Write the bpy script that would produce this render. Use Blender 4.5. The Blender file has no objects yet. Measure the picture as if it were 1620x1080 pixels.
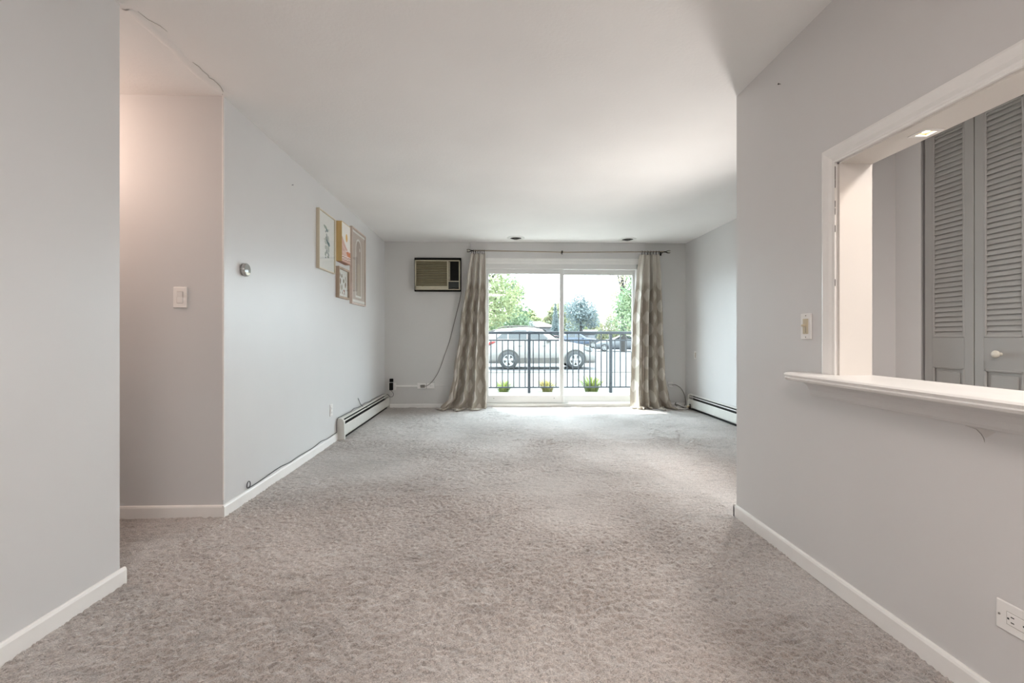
import bpy, math, random
import numpy as np
from mathutils import Matrix, Vector

random.seed(7)
RNG = np.random.default_rng(11)
PI = math.pi
SC = bpy.context.scene
COL = SC.collection

# ------------------------------------------------------------------ camera, sky, sun, exposure
cam_d = bpy.data.cameras.new('camera')
cam_d.sensor_width = 36.0
cam_d.lens = 16.0
cam_d.shift_y = -8.0 / 1620.0
cam_d.clip_end = 500
cam = bpy.data.objects.new('camera', cam_d)
COL.objects.link(cam)
cam.location = (0, 0, 1.047)
cam.rotation_euler = (PI / 2, 0, -math.radians(1.83))
SC.camera = cam

SC.view_settings.view_transform = 'Standard'
SC.view_settings.look = 'None'
SC.view_settings.gamma = 1.0
SC.view_settings.use_curve_mapping = False
SC.view_settings.exposure = 0.95

world = bpy.data.worlds.new('sky')
SC.world = world
world.use_nodes = True
bg = world.node_tree.nodes['Background']
bg.inputs['Color'].default_value = (0.80, 0.91, 1.0, 1)
bg.inputs['Strength'].default_value = 7.4

def lamp(name, kind, energy, color, loc, size=None, look=None, spot=None):
    d = bpy.data.lights.new(name, kind)
    d.energy = energy
    d.color = color
    if kind == 'AREA':
        d.shape = 'DISK'
        d.size = size
    elif kind == 'SUN':
        d.angle = size
    else:
        d.shadow_soft_size = size
    if spot:
        d.spot_size = spot
        d.spot_blend = 0.5
    o = bpy.data.objects.new(name, d)
    COL.objects.link(o)
    o.location = loc
    if look:
        o.rotation_euler = Vector(look).to_track_quat('-Z', 'Y').to_euler()
    return o

lamp('sun', 'SUN', 7.0, (1.0, 0.95, 0.87), (0, 20, 20), size=math.radians(0.6), look=(0.40, -0.78, -1.975))
# dining and foyer lamps are added as unseen fill (fixtures built further down)
lamp('added_dining_fill', 'AREA', 27, (1.0, 0.92, 0.87), (-0.15, -0.7, 2.34), size=0.9, look=(0, 0, -1))
lamp('hall_lamp', 'POINT', 8.5, (1.0, 0.75, 0.62), (-2.75, 2.33, 2.2), size=0.09)
lamp('added_foyer_fill', 'AREA', 19, (1.0, 0.93, 0.87), (2.1, 0.6, 2.36), size=0.35, look=(0, 0, -1))

# ------------------------------------------------------------------ materials
def mat(name, color, rough=0.6, metallic=0.0, var=0.0, vscale=3.0, bump=0.0, bscale=200.0, bdist=0.001,
        spec=0.5, emit=None, emit_s=1.0, stretch=None, trans=0.0):
    m = bpy.data.materials.new(name)
    m.use_nodes = True
    nt = m.node_tree
    N, L = nt.nodes, nt.links
    b = N['Principled BSDF']
    b.inputs['Base Color'].default_value = (*color, 1)
    b.inputs['Roughness'].default_value = rough
    b.inputs['Metallic'].default_value = metallic
    b.inputs['Specular IOR Level'].default_value = spec
    tc = N.new('ShaderNodeTexCoord')
    mp = N.new('ShaderNodeMapping')
    L.new(tc.outputs['Object'], mp.inputs['Vector'])
    if stretch:
        mp.inputs['Scale'].default_value = stretch
    if var > 0:
        n = N.new('ShaderNodeTexNoise')
        n.inputs['Scale'].default_value = vscale
        n.inputs['Detail'].default_value = 4
        L.new(mp.outputs[0], n.inputs['Vector'])
        r = N.new('ShaderNodeMapRange')
        r.inputs['From Min'].default_value = 0.3
        r.inputs['From Max'].default_value = 0.7
        r.inputs['To Min'].default_value = 1 - var
        r.inputs['To Max'].default_value = 1 + var
        L.new(n.outputs['Fac'], r.inputs['Value'])
        mx = N.new('ShaderNodeVectorMath')
        mx.operation = 'SCALE'
        mx.inputs[0].default_value = color
        L.new(r.outputs[0], mx.inputs['Scale'])
        L.new(mx.outputs[0], b.inputs['Base Color'])
    if bump > 0:
        n2 = N.new('ShaderNodeTexNoise')
        n2.inputs['Scale'].default_value = bscale
        n2.inputs['Detail'].default_value = 3
        L.new(mp.outputs[0], n2.inputs['Vector'])
        bp = N.new('ShaderNodeBump')
        bp.inputs['Strength'].default_value = bump
        bp.inputs['Distance'].default_value = bdist
        L.new(n2.outputs['Fac'], bp.inputs['Height'])
        L.new(bp.outputs[0], b.inputs['Normal'])
    if emit:
        b.inputs['Emission Color'].default_value = (*emit, 1)
        b.inputs['Emission Strength'].default_value = emit_s
    if trans > 0:
        out = N['Material Output']
        tr = N.new('ShaderNodeBsdfTranslucent')
        tr.inputs['Color'].default_value = (*color, 1)
        ms = N.new('ShaderNodeMixShader')
        ms.inputs[0].default_value = trans
        L.new(b.outputs[0], ms.inputs[1])
        L.new(tr.outputs[0], ms.inputs[2])
        L.new(ms.outputs[0], out.inputs['Surface'])
    return m

M = {}
M['wall'] = mat('wall_paint', (0.67, 0.655, 0.65), 0.5, var=0.02, vscale=1.6, bump=0.15, bscale=260, bdist=0.0008)
M['wall_gloss'] = mat('wall_paint_semi_gloss', (0.67, 0.665, 0.665), 0.36, var=0.02, vscale=1.6, bump=0.12, bscale=160, bdist=0.0008)
M['wall_back'] = mat('wall_paint_back', (0.66, 0.65, 0.635), 0.55, var=0.02, vscale=1.6, bump=0.15, bscale=260, bdist=0.0008)
M['ceiling'] = mat('ceiling_paint', (0.86, 0.84, 0.825), 0.8, var=0.03, vscale=1.2, bump=0.35, bscale=60, bdist=0.003)
M['trim'] = mat('trim_paint', (0.86, 0.845, 0.825), 0.35, var=0.02, vscale=8, bump=0.1, bscale=30, bdist=0.002)
M['vinyl'] = mat('white_vinyl', (0.74, 0.735, 0.72), 0.4)
M['ceil_trim'] = mat('white_ring', (0.75, 0.74, 0.72), 0.5)
M['black'] = mat('black_plastic', (0.010, 0.010, 0.010), 0.75, spec=0.15)
M['dark'] = mat('dark_recess', (0.03, 0.028, 0.025), 0.8)
M['heater'] = mat('heater_enamel', (0.66, 0.65, 0.61), 0.35, var=0.03, vscale=12)
M['fin'] = mat('shade_dark_fins', (0.03, 0.03, 0.03), 0.7)  # near-black paints the shade of the heater slot into the fins
M['plate'] = mat('white_plate', (0.86, 0.84, 0.82), 0.35)
M['ivory'] = mat('ivory_plastic', (0.62, 0.53, 0.38), 0.35)
M['screw'] = mat('screw_metal', (0.35, 0.33, 0.30), 0.3, metallic=0.8)
M['slot'] = mat('slot_black', (0.02, 0.02, 0.02), 0.7)
M['ac_frame'] = mat('ac_cream', (0.50, 0.46, 0.35), 0.45, var=0.05, vscale=20)
M['ac_slat'] = mat('ac_slat_tan', (0.30, 0.26, 0.17), 0.5, var=0.06, vscale=20)
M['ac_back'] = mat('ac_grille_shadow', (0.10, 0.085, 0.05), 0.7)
M['cord_grey'] = mat('grey_cord', (0.20, 0.19, 0.17), 0.5)
M['cord_dark'] = mat('dark_cord', (0.05, 0.05, 0.055), 0.5)
M['rod'] = mat('rod_metal', (0.33, 0.28, 0.22), 0.35, metallic=0.6)
M['bronze'] = mat('dark_bronze', (0.025, 0.02, 0.017), 0.4, metallic=0.7)
M['finial'] = mat('finial_ball', (0.62, 0.60, 0.54), 0.15)
M['closet'] = mat('closet_grey_paint', (0.37, 0.36, 0.345), 0.45, var=0.02, vscale=5, bump=0.15, bscale=80, bdist=0.0006)
M['knob'] = mat('cream_knob', (0.72, 0.68, 0.60), 0.25)
M['jamb'] = mat('jamb_paint', (0.70, 0.66, 0.62), 0.45, var=0.01)
M['wood_pale'] = mat('pale_wood', (0.66, 0.59, 0.46), 0.5, var=0.1, vscale=14, stretch=(1, 1, 0.1))
M['wood_gold'] = mat('golden_wood', (0.60, 0.42, 0.18), 0.5, var=0.18, vscale=16, stretch=(1, 1, 0.1))
M['wood_red'] = mat('reddish_wood', (0.36, 0.17, 0.11), 0.5, var=0.18, vscale=16)
M['wood_brown'] = mat('brown_wood', (0.42, 0.32, 0.24), 0.5, var=0.18, vscale=16, stretch=(1, 1, 0.1))
M['paper'] = mat('white_paper', (0.84, 0.84, 0.82), 0.4)
M['concrete'] = mat('patio_concrete', (0.065, 0.064, 0.063), 0.8, var=0.12, vscale=1.3)
M['patio'] = mat('light_patio_concrete', (0.26, 0.255, 0.245), 0.85, var=0.08, vscale=1.3)
M['asphalt'] = mat('parking_asphalt', (0.048, 0.048, 0.050), 0.85, var=0.1, vscale=0.5)
M['grass'] = mat('lawn', (0.032, 0.045, 0.018), 0.9, var=0.3, vscale=3)
M['curb'] = mat('curb_concrete', (0.030, 0.026, 0.020), 0.85, var=0.1)
M['rail'] = mat('railing_paint', (0.012, 0.016, 0.022), 0.45)
M['fieldstone'] = mat('house_siding', (0.075, 0.074, 0.077), 0.8)
M['roof'] = mat('roof_shingles', (0.07, 0.062, 0.068), 0.85, var=0.1, vscale=3)
M['tyre'] = mat('tyre_rubber', (0.018, 0.019, 0.019), 0.7)
M['rim'] = mat('alloy_rim', (0.20, 0.20, 0.20), 0.35, metallic=0.1)
M['car_glass'] = mat('car_window_glass', (0.010, 0.013, 0.014), 0.2)
M['champagne'] = mat('champagne_car_paint', (0.145, 0.137, 0.126), 0.35)
M['cladding'] = mat('grey_cladding', (0.045, 0.040, 0.034), 0.6)
M['red'] = mat('red_lamp', (0.16, 0.012, 0.010), 0.3)
M['headlamp'] = mat('headlamp_glass', (0.10, 0.10, 0.10), 0.2)
M['car_navy'] = mat('navy_car_paint', (0.03, 0.042, 0.065), 0.25)
M['car_white'] = mat('white_car_paint', (0.12, 0.12, 0.122), 0.25)
M['car_silver'] = mat('silver_car_paint', (0.08, 0.085, 0.092), 0.3)
M['car_red'] = mat('red_car_paint', (0.08, 0.018, 0.018), 0.25)
M['crack'] = mat('crack_shadow', (0.44, 0.41, 0.38), 0.9)
M['bark'] = mat('bark', (0.025, 0.022, 0.02), 0.9)

def leaf_mat(name, c1, c2):
    m = mat(name, c1, 0.7, trans=0.35)
    nt = m.node_tree
    N, L = nt.nodes, nt.links
    oi = N.new('ShaderNodeTexCoord')
    n = N.new('ShaderNodeTexNoise')
    n.inputs['Scale'].default_value = 1.1
    n.inputs['Detail'].default_value = 5
    L.new(oi.outputs['Object'], n.inputs['Vector'])
    cr = N.new('ShaderNodeValToRGB')
    cr.color_ramp.elements[0].position = 0.38
    cr.color_ramp.elements[0].color = (*c1, 1)
    cr.color_ramp.elements[1].position = 0.62
    cr.color_ramp.elements[1].color = (*c2, 1)
    L.new(n.outputs['Fac'], cr.inputs[0])
    L.new(cr.outputs[0], N['Principled BSDF'].inputs['Base Color'])
    for x in N:
        if x.type == 'BSDF_TRANSLUCENT':
            L.new(cr.outputs[0], x.inputs['Color'])
    return m
M['leaf_lime'] = leaf_mat('leaf_lime', (0.1607, 0.1935, 0.0919), (0.2490, 0.2686, 0.1376))
M['leaf_green'] = leaf_mat('leaf_green', (0.1033, 0.1575, 0.0897), (0.1869, 0.2411, 0.1327))
M['leaf_blue'] = leaf_mat('leaf_blue', (0.0970, 0.1270, 0.1311), (0.1646, 0.1989, 0.1989))
M['leaf_dark'] = leaf_mat('leaf_dark', (0.0715, 0.1022, 0.0908), (0.1188, 0.1574, 0.1342))
M['leaf_gold'] = leaf_mat('leaf_gold', (0.2500, 0.2246, 0.1360), (0.1699, 0.2079, 0.1130))
M['leaf_orange'] = leaf_mat('leaf_orange', (0.2671, 0.2229, 0.1534), (0.2935, 0.2683, 0.1797))
M['blade'] = leaf_mat('grass_blade', (0.1252, 0.1752, 0.0500), (0.2003, 0.2253, 0.0667))
M['blade_dry'] = leaf_mat('grass_blade_dry', (0.2336, 0.1752, 0.0752), (0.1836, 0.2003, 0.0584))

def glass_mat(tint):
    m = bpy.data.materials.new('window_glass')
    m.use_nodes = True
    nt = m.node_tree
    N, L = nt.nodes, nt.links
    N.remove(N['Principled BSDF'])
    t = N.new('ShaderNodeBsdfTransparent')
    t.inputs['Color'].default_value = (*tint, 1)
    g = N.new('ShaderNodeBsdfGlossy')
    g.inputs['Roughness'].default_value = 0.0
    f = N.new('ShaderNodeFresnel')
    f.inputs['IOR'].default_value = 1.45
    ms = N.new('ShaderNodeMixShader')
    # the sheet reflects once, on the face the ray meets first
    ge = N.new('ShaderNodeNewGeometry')
    inv = N.new('ShaderNodeMath'); inv.operation = 'SUBTRACT'; inv.inputs[0].default_value = 1.0
    L.new(ge.outputs['Backfacing'], inv.inputs[1])
    mu = N.new('ShaderNodeMath'); mu.operation = 'MULTIPLY'
    L.new(f.outputs[0], mu.inputs[0]); L.new(inv.outputs[0], mu.inputs[1])
    L.new(mu.outputs[0], ms.inputs[0])
    L.new(t.outputs[0], ms.inputs[1])
    L.new(g.outputs[0], ms.inputs[2])
    L.new(ms.outputs[0], N['Material Output'].inputs['Surface'])
    return m
M['glass'] = glass_mat((0.94, 0.97, 0.96))
M['clear'] = glass_mat((0.985, 0.985, 0.98))

def lamp_mat(name, c, s):
    return mat(name, (0.8, 0.8, 0.8), 0.5, emit=c, emit_s=s)
M['lamp_warm'] = lamp_mat('lit_bulb_warm', (1.0, 0.78, 0.52), 14)
M['fill_disc'] = lamp_mat('added_fill_diffuser', (1.0, 0.90, 0.80), 2)  # glow of the two added ceiling fixtures

def carpet_mat():
    m = bpy.data.materials.new('carpet_pile')
    m.use_nodes = True
    nt = m.node_tree
    N, L = nt.nodes, nt.links
    b = N['Principled BSDF']
    b.inputs['Roughness'].default_value = 0.95
    b.inputs['Specular IOR Level'].default_value = 0.15
    b.inputs['Sheen Weight'].default_value = 0.6
    b.inputs['Sheen Roughness'].default_value = 0.6
    tc = N.new('ShaderNodeTexCoord')
    def noise(scale, detail, dist=0.0, st=None):
        n = N.new('ShaderNodeTexNoise')
        n.inputs['Scale'].default_value = scale
        n.inputs['Detail'].default_value = detail
        n.inputs['Distortion'].default_value = dist
        if st:
            mp = N.new('ShaderNodeMapping')
            mp.inputs['Scale'].default_value = st
            L.new(tc.outputs['Object'], mp.inputs['Vector'])
            L.new(mp.outputs[0], n.inputs['Vector'])
        else:
            L.new(tc.outputs['Object'], n.inputs['Vector'])
        return n
    big = noise(1.1, 5, 0.3)
    r1 = N.new('ShaderNodeValToRGB')
    r1.color_ramp.elements[0].position = 0.30
    r1.color_ramp.elements[0].color = (0.31, 0.26, 0.228, 1)
    r1.color_ramp.elements[1].position = 0.68
    r1.color_ramp.elements[1].color = (0.585, 0.53, 0.495, 1)
    L.new(big.outputs['Fac'], r1.inputs[0])
    # trodden, soiled streaks
    mid = noise(5.5, 6, 0.9, (1.0, 2.2, 1.0))
    r2 = N.new('ShaderNodeMapRange')
    r2.inputs['From Min'].default_value = 0.56
    r2.inputs['From Max'].default_value = 0.74
    r2.inputs['To Min'].default_value = 1.0
    r2.inputs['To Max'].default_value = 0.66
    L.new(mid.outputs['Fac'], r2.inputs['Value'])
    fine = noise(115, 4, 1.6)
    r3 = N.new('ShaderNodeMapRange')
    r3.inputs['From Min'].default_value = 0.33
    r3.inputs['From Max'].default_value = 0.67
    r3.inputs['To Min'].default_value = 0.50
    r3.inputs['To Max'].default_value = 1.28
    L.new(fine.outputs['Fac'], r3.inputs['Value'])
    mu = N.new('ShaderNodeMath')
    mu.operation = 'MULTIPLY'
    L.new(r2.outputs[0], mu.inputs[0])
    L.new(r3.outputs[0], mu.inputs[1])
    sc = N.new('ShaderNodeVectorMath')
    sc.operation = 'SCALE'
    L.new(r1.outputs[0], sc.inputs[0])
    L.new(mu.outputs[0], sc.inputs['Scale'])
    L.new(sc.outputs[0], b.inputs['Base Color'])
    bn = noise(95, 4, 2.0)
    bp = N.new('ShaderNodeBump')
    bp.inputs['Strength'].default_value = 0.55
    bp.inputs['Distance'].default_value = 0.012
    L.new(bn.outputs['Fac'], bp.inputs['Height'])
    L.new(bp.outputs[0], b.inputs['Normal'])
    return m
M['carpet'] = carpet_mat()

def curtain_mat():
    # woven pattern of pale diamonds in staggered rows on taupe cloth, laid out on the cloth's own UVs
    m = bpy.data.materials.new('curtain_cloth')
    m.use_nodes = True
    nt = m.node_tree
    N, L = nt.nodes, nt.links
    b = N['Principled BSDF']
    b.inputs['Roughness'].default_value = 0.7
    b.inputs['Sheen Weight'].default_value = 0.2
    uv = N.new('ShaderNodeUVMap')
    sx = N.new('ShaderNodeSeparateXYZ')
    L.new(uv.outputs[0], sx.inputs[0])
    nz = N.new('ShaderNodeTexNoise')
    nz.inputs['Scale'].default_value = 70
    nz.inputs['Detail'].default_value = 2
    L.new(uv.outputs[0], nz.inputs['Vector'])
    def mth(op, a, b_=None):
        n = N.new('ShaderNodeMath')
        n.operation = op
        for i, v in enumerate((a, b_)):
            if v is None:
                continue
            if isinstance(v, (int, float)):
                n.inputs[i].default_value = v
            else:
                L.new(v, n.inputs[i])
        return n.outputs[0]
    U = mth('DIVIDE', sx.outputs[0], 0.19)
    V = mth('DIVIDE', sx.outputs[1], 0.33)
    def diamond(du, dv):
        fu = mth('ABSOLUTE', mth('SUBTRACT', mth('FRACT', mth('ADD', U, du)), 0.5))
        fv = mth('ABSOLUTE', mth('SUBTRACT', mth('FRACT', mth('ADD', V, dv)), 0.5))
        return mth('ADD', mth('MULTIPLY', mth('POWER', fu, 1.35), 1.9), fv)
    d = mth('MINIMUM', diamond(0, 0), diamond(0.5, 0.5))
    d = mth('ADD', d, mth('MULTIPLY', mth('SUBTRACT', nz.outputs['Fac'], 0.5), 0.10))
    mr = N.new('ShaderNodeMapRange')
    mr.inputs['From Min'].default_value = 0.26
    mr.inputs['From Max'].default_value = 0.32
    L.new(d, mr.inputs['Value'])
    # plain heading at the top
    top = N.new('ShaderNodeMapRange')
    top.inputs['From Min'].default_value = 1.86
    top.inputs['From Max'].default_value = 1.78
    L.new(sx.outputs[1], top.inputs['Value'])
    f = mth('MULTIPLY', mr.outputs[0], top.outputs[0])
    cm = N.new('ShaderNodeMix')
    cm.data_type = 'RGBA'
    L.new(f, cm.inputs[0])
    cm.inputs[6].default_value = (0.70, 0.655, 0.59, 1)
    cm.inputs[7].default_value = (0.48, 0.425, 0.355, 1)
    L.new(cm.outputs[2], b.inputs['Base Color'])
    tr = N.new('ShaderNodeBsdfTranslucent')
    L.new(cm.outputs[2], tr.inputs['Color'])
    ms = N.new('ShaderNodeMixShader')
    ms.inputs[0].default_value = 0.12
    L.new(b.outputs[0], ms.inputs[1])
    L.new(tr.outputs[0], ms.inputs[2])
    L.new(ms.outputs[0], N['Material Output'].inputs['Surface'])
    return m
M['curtain'] = curtain_mat()

# ------------------------------------------------------------------ mesh helpers
def rotz(p, a):
    c, s = math.cos(a), math.sin(a)
    return (p[0] * c - p[1] * s, p[0] * s + p[1] * c, p[2])

class MB:
    def __init__(self):
        self.v = []; self.f = []; self.mi = []; self.sm = []; self.mats = []
    def m(self, mt):
        if mt is None:
            return 0
        if mt not in self.mats:
            self.mats.append(mt)
        return self.mats.index(mt)
    def add(self, vs, fs, mt=None, smooth=False):
        b = len(self.v); i = self.m(mt)
        self.v += [tuple(p) for p in vs]
        for f in fs:
            self.f.append(tuple(b + k for k in f)); self.mi.append(i); self.sm.append(smooth)
        return self
    def box(self, x0, x1, y0, y1, z0, z1, mt=None, bev=0.0):
        if x0 > x1: x0, x1 = x1, x0
        if y0 > y1: y0, y1 = y1, y0
        if z0 > z1: z0, z1 = z1, z0
        if bev <= 0:
            vs = [(x, y, z) for z in (z0, z1) for x, y in ((x0, y0), (x1, y0), (x1, y1), (x0, y1))]
            fs = [(3, 2, 1, 0), (4, 5, 6, 7), (0, 1, 5, 4), (1, 2, 6, 5), (2, 3, 7, 6), (3, 0, 4, 7)]
            return self.add(vs, fs, mt)
        b = min(bev, (x1 - x0) * .49, (y1 - y0) * .49, (z1 - z0) * .49)
        X, Y, Z = (x0, x1), (y0, y1), (z0, z1)
        vs = []; idx = {}
        for i in (0, 1):
            for j in (0, 1):
                for k in (0, 1):
                    sx, sy, sz = (b if i == 0 else -b), (b if j == 0 else -b), (b if k == 0 else -b)
                    idx[i, j, k, 0] = len(vs); vs.append((X[i], Y[j] + sy, Z[k] + sz))
                    idx[i, j, k, 1] = len(vs); vs.append((X[i] + sx, Y[j], Z[k] + sz))
                    idx[i, j, k, 2] = len(vs); vs.append((X[i] + sx, Y[j] + sy, Z[k]))
        fs = []
        for a in (0, 1):
            q = [(0, 0), (1, 0), (1, 1), (0, 1)]
            fs.append([idx[a, j, k, 0] for j, k in (q if a else q[::-1])])
            fs.append([idx[j, a, k, 1] for j, k in (q[::-1] if a else q)])
            fs.append([idx[j, k, a, 2] for j, k in (q if a else q[::-1])])
        for i in (0, 1):
            for j in (0, 1):
                fs.append([idx[i, j, 0, 0], idx[i, j, 1, 0], idx[i, j, 1, 1], idx[i, j, 0, 1]] if (i + j) % 2 == 0 else
                          [idx[i, j, 0, 1], idx[i, j, 1, 1], idx[i, j, 1, 0], idx[i, j, 0, 0]])
                fs.append([idx[i, 0, j, 2], idx[i, 1, j, 2], idx[i, 1, j, 0], idx[i, 0, j, 0]] if (i + j) % 2 == 0 else
                          [idx[i, 0, j, 0], idx[i, 1, j, 0], idx[i, 1, j, 2], idx[i, 0, j, 2]])
                fs.append([idx[0, i, j, 1], idx[1, i, j, 1], idx[1, i, j, 2], idx[0, i, j, 2]] if (i + j) % 2 == 0 else
                          [idx[0, i, j, 2], idx[1, i, j, 2], idx[1, i, j, 1], idx[0, i, j, 1]])
                for k in (0, 1):
                    t = [idx[i, j, k, 0], idx[i, j, k, 1], idx[i, j, k, 2]]
                    fs.append(t if (i + j + k) % 2 else t[::-1])
        return self.add(vs, fs, mt)
    def prism(self, pts, axis, a0, a1, mt=None, smooth=False):
        """closed outline (list of 2D points) extruded along an axis"""
        n = len(pts)
        def P(p, a):
            if axis == 'x': return (a, p[0], p[1])
            if axis == 'y': return (p[0], a, p[1])
            return (p[0], p[1], a)
        vs = [P(p, a0) for p in pts] + [P(p, a1) for p in pts]
        self.add(vs, [tuple(range(n))[::-1], tuple(range(n, 2 * n))], mt)
        b = len(self.v) - 2 * n
        i_ = self.m(mt)
        for i in range(n):
            j = (i + 1) % n
            self.f.append((b + i, b + j, b + n + j, b + n + i)); self.mi.append(i_); self.sm.append(smooth)
        return self
    def tube(self, pts, r, seg=8, mt=None, caps=True):
        pts = [Vector(p) for p in pts]
        rs = r if isinstance(r, (list, tuple)) else [r] * len(pts)
        vs = []; fs = []
        up = None
        for i, p in enumerate(pts):
            t = (pts[min(i + 1, len(pts) - 1)] - pts[max(i - 1, 0)]).normalized()
            if up is None:
                up = t.orthogonal().normalized()
            else:
                up = (up - t * up.dot(t))
                up = up.normalized() if up.length > 1e-6 else t.orthogonal().normalized()
            s = t.cross(up)
            for k in range(seg):
                a = 2 * PI * k / seg
                vs.append(p + (up * math.cos(a) + s * math.sin(a)) * rs[i])
        for i in range(len(pts) - 1):
            for k in range(seg):
                k2 = (k + 1) % seg
                fs.append((i * seg + k, i * seg + k2, (i + 1) * seg + k2, (i + 1) * seg + k))
        self.add(vs, fs, mt, True)
        if caps:
            self.add([vs[k] for k in range(seg)], [tuple(range(seg))[::-1]], mt)
            self.add([vs[-seg + k] for k in range(seg)], [tuple(range(seg))], mt)
        return self
    def lathe(self, prof, c=(0, 0, 0), axis='z', seg=24, mt=None, smooth=True):
        """prof: list of (radius, height) along the axis"""
        vs = []; fs = []
        for r, h in prof:
            for k in range(seg):
                a = 2 * PI * k / seg
                x, y = r * math.cos(a), r * math.sin(a)
                if axis == 'z': p = (x, y, h)
                elif axis == 'y': p = (x, h, y)
                else: p = (h, x, y)
                vs.append((p[0] + c[0], p[1] + c[1], p[2] + c[2]))
        for i in range(len(prof) - 1):
            for k in range(seg):
                k2 = (k + 1) % seg
                fs.append((i * seg + k, i * seg + k2, (i + 1) * seg + k2, (i + 1) * seg + k))
        return self.add(vs, fs, mt, smooth)
    def poly(self, pts, mt=None):
        return self.add(pts, [tuple(range(len(pts)))], mt)
    def build(self, name, mt=None, parent=None, loc=None):
        me = bpy.data.meshes.new(name)
        me.from_pydata(self.v, [], self.f)
        if self.mats:
            for x in self.mats: me.materials.append(x)
            me.polygons.foreach_set('material_index', self.mi)
        elif mt:
            me.materials.append(mt)
        me.polygons.foreach_set('use_smooth', self.sm)
        me.update()
        o = bpy.data.objects.new(name, me)
        COL.objects.link(o)
        if parent: o.parent = parent
        if loc: o.location = loc
        return o

def thing(name, label, cat, loc=(0, 0, 0), rz=0.0, group=None, kind=None):
    o = bpy.data.objects.new(name, None)
    o.empty_display_size = 0.1
    COL.objects.link(o)
    o.location = loc
    o.rotation_euler = (0, 0, rz)
    return tag(o, label, cat, group, kind)

def tag(o, label, cat=None, group=None, kind=None):
    o['label'] = label
    if cat: o['category'] = cat
    if group: o['group'] = group
    if kind: o['kind'] = kind
    return o

def struct(o, label, cat):
    return tag(o, label, cat, kind='structure')

def smooth_path(pts, n=6):
    """Catmull-Rom through the points"""
    P = [Vector(p) for p in pts]
    P = [P[0] * 2 - P[1]] + P + [P[-1] * 2 - P[-2]]
    out = []
    for i in range(1, len(P) - 2):
        for k in range(n):
            t = k / n
            a, b, c, d = P[i - 1], P[i], P[i + 1], P[i + 2]
            out.append(0.5 * ((2 * b) + (c - a) * t + (2 * a - 5 * b + 4 * c - d) * t * t + (3 * b - a - 3 * c + d) * t ** 3))
    out.append(P[-2])
    return out

# ------------------------------------------------------------------ room shell
CEIL = 2.44
XL = lambda y: -1.588 - 0.0170 * (y - 2.69)       # inner face of the living room's left wall
ANG_L = PI / 2 + math.atan(0.0170)
YB = 6.74                                          # inner face of the back wall
XR = 2.82                                          # living room right wall
XN = 1.388                                         # near right wall with the opening
YN = 2.60                                          # its free end
OY0, OY1, OZ0, OZ1 = 0.25, 1.814, 0.862, 1.756     # the pass-through opening
DX0, DX1, DZ1 = -0.235, 2.125, 2.16                # patio door rough opening

# floor: slab + carpet pile with real relief
fl = struct(MB().box(-4.6, 3.6, -2.7, 6.94, -0.20, -0.006).build('floor', M['carpet']), 'worn beige-grey carpeted floor of the empty living room', 'floor')

def value_noise(X, Y, scale, seed):
    r = np.random.default_rng(seed)
    T = r.random((256, 256))
    x = X / scale; y = Y / scale
    xi = np.floor(x).astype(int); yi = np.floor(y).astype(int)
    fx = x - xi; fy = y - yi
    fx = fx * fx * (3 - 2 * fx); fy = fy * fy * (3 - 2 * fy)
    a = T[xi % 256, yi % 256]; b = T[(xi + 1) % 256, yi % 256]
    c = T[xi % 256, (yi + 1) % 256]; d = T[(xi + 1) % 256, (yi + 1) % 256]
    return (a * (1 - fx) + b * fx) * (1 - fy) + (c * (1 - fx) + d * fx) * fy - 0.5

def pile_height(X, Y):
    wx = X + 0.030 * value_noise(X, Y, 0.035, 1) + 0.05 * value_noise(X, Y, 0.12, 9)
    wy = Y + 0.030 * value_noise(X, Y, 0.035, 2) + 0.05 * value_noise(X, Y, 0.12, 10)
    h = 0.013 * (0.5 - np.abs(value_noise(wx, wy * 1.5, 0.017, 3)) * 2)
    h += 0.006 * value_noise(wx, wy, 0.009, 4)
    lump = value_noise(X, Y, 0.10, 5)
    h += 0.006 * lump
    big = value_noise(X, Y, 0.45, 6)
    return h * (0.75 + 0.9 * big) + 0.006 * big

def pile(x0, x1, y0, y1, step):
    nx = int((x1 - x0) / step) + 1; ny = int((y1 - y0) / step) + 1
    xs = np.linspace(x0, x1, nx); ys = np.linspace(y0, y1, ny)
    X, Y = np.meshgrid(xs, ys)
    Z = pile_height(X, Y)
    co = np.stack([X, Y, Z], -1).reshape(-1, 3)
    i = np.arange(nx - 1)[None, :] + nx * np.arange(ny - 1)[:, None]
    q = np.stack([i, i + 1, i + nx + 1, i + nx], -1).reshape(-1, 4)
    me = bpy.data.meshes.new('carpet_pile')
    me.vertices.add(len(co)); me.vertices.foreach_set('co', co.ravel())
    me.loops.add(q.size); me.loops.foreach_set('vertex_index', q.ravel().astype(np.int32))
    me.polygons.add(len(q))
    me.polygons.foreach_set('loop_start', (np.arange(len(q)) * 4).astype(np.int32))
    me.polygons.foreach_set('use_smooth', np.ones(len(q), bool))
    me.materials.append(M['carpet'])
    me.update(calc_edges=True)
    o = bpy.data.objects.new('carpet_pile', me)
    COL.objects.link(o); o.parent = fl; o['kind'] = 'stuff'
    return o
pile(-1.62, 1.40, 1.15, 3.0, 0.0058)
pile(-1.70, 2.83, 3.0, 4.6, 0.010)
pile(-1.70, 2.83, 4.6, 6.74, 0.016)
pile(-4.4, -1.62, 1.9, 2.70, 0.012)
pile(-1.60, 2.75, -2.55, 1.15, 0.03)
pile(1.40, 2.83, 1.15, 3.0, 0.02)

ceil = struct(MB().box(-4.6, 3.6, -2.7, 6.94, CEIL, CEIL + 0.15).build('ceiling', M['ceiling']), 'off-white hand-trowelled plaster ceiling', 'ceiling')
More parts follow.
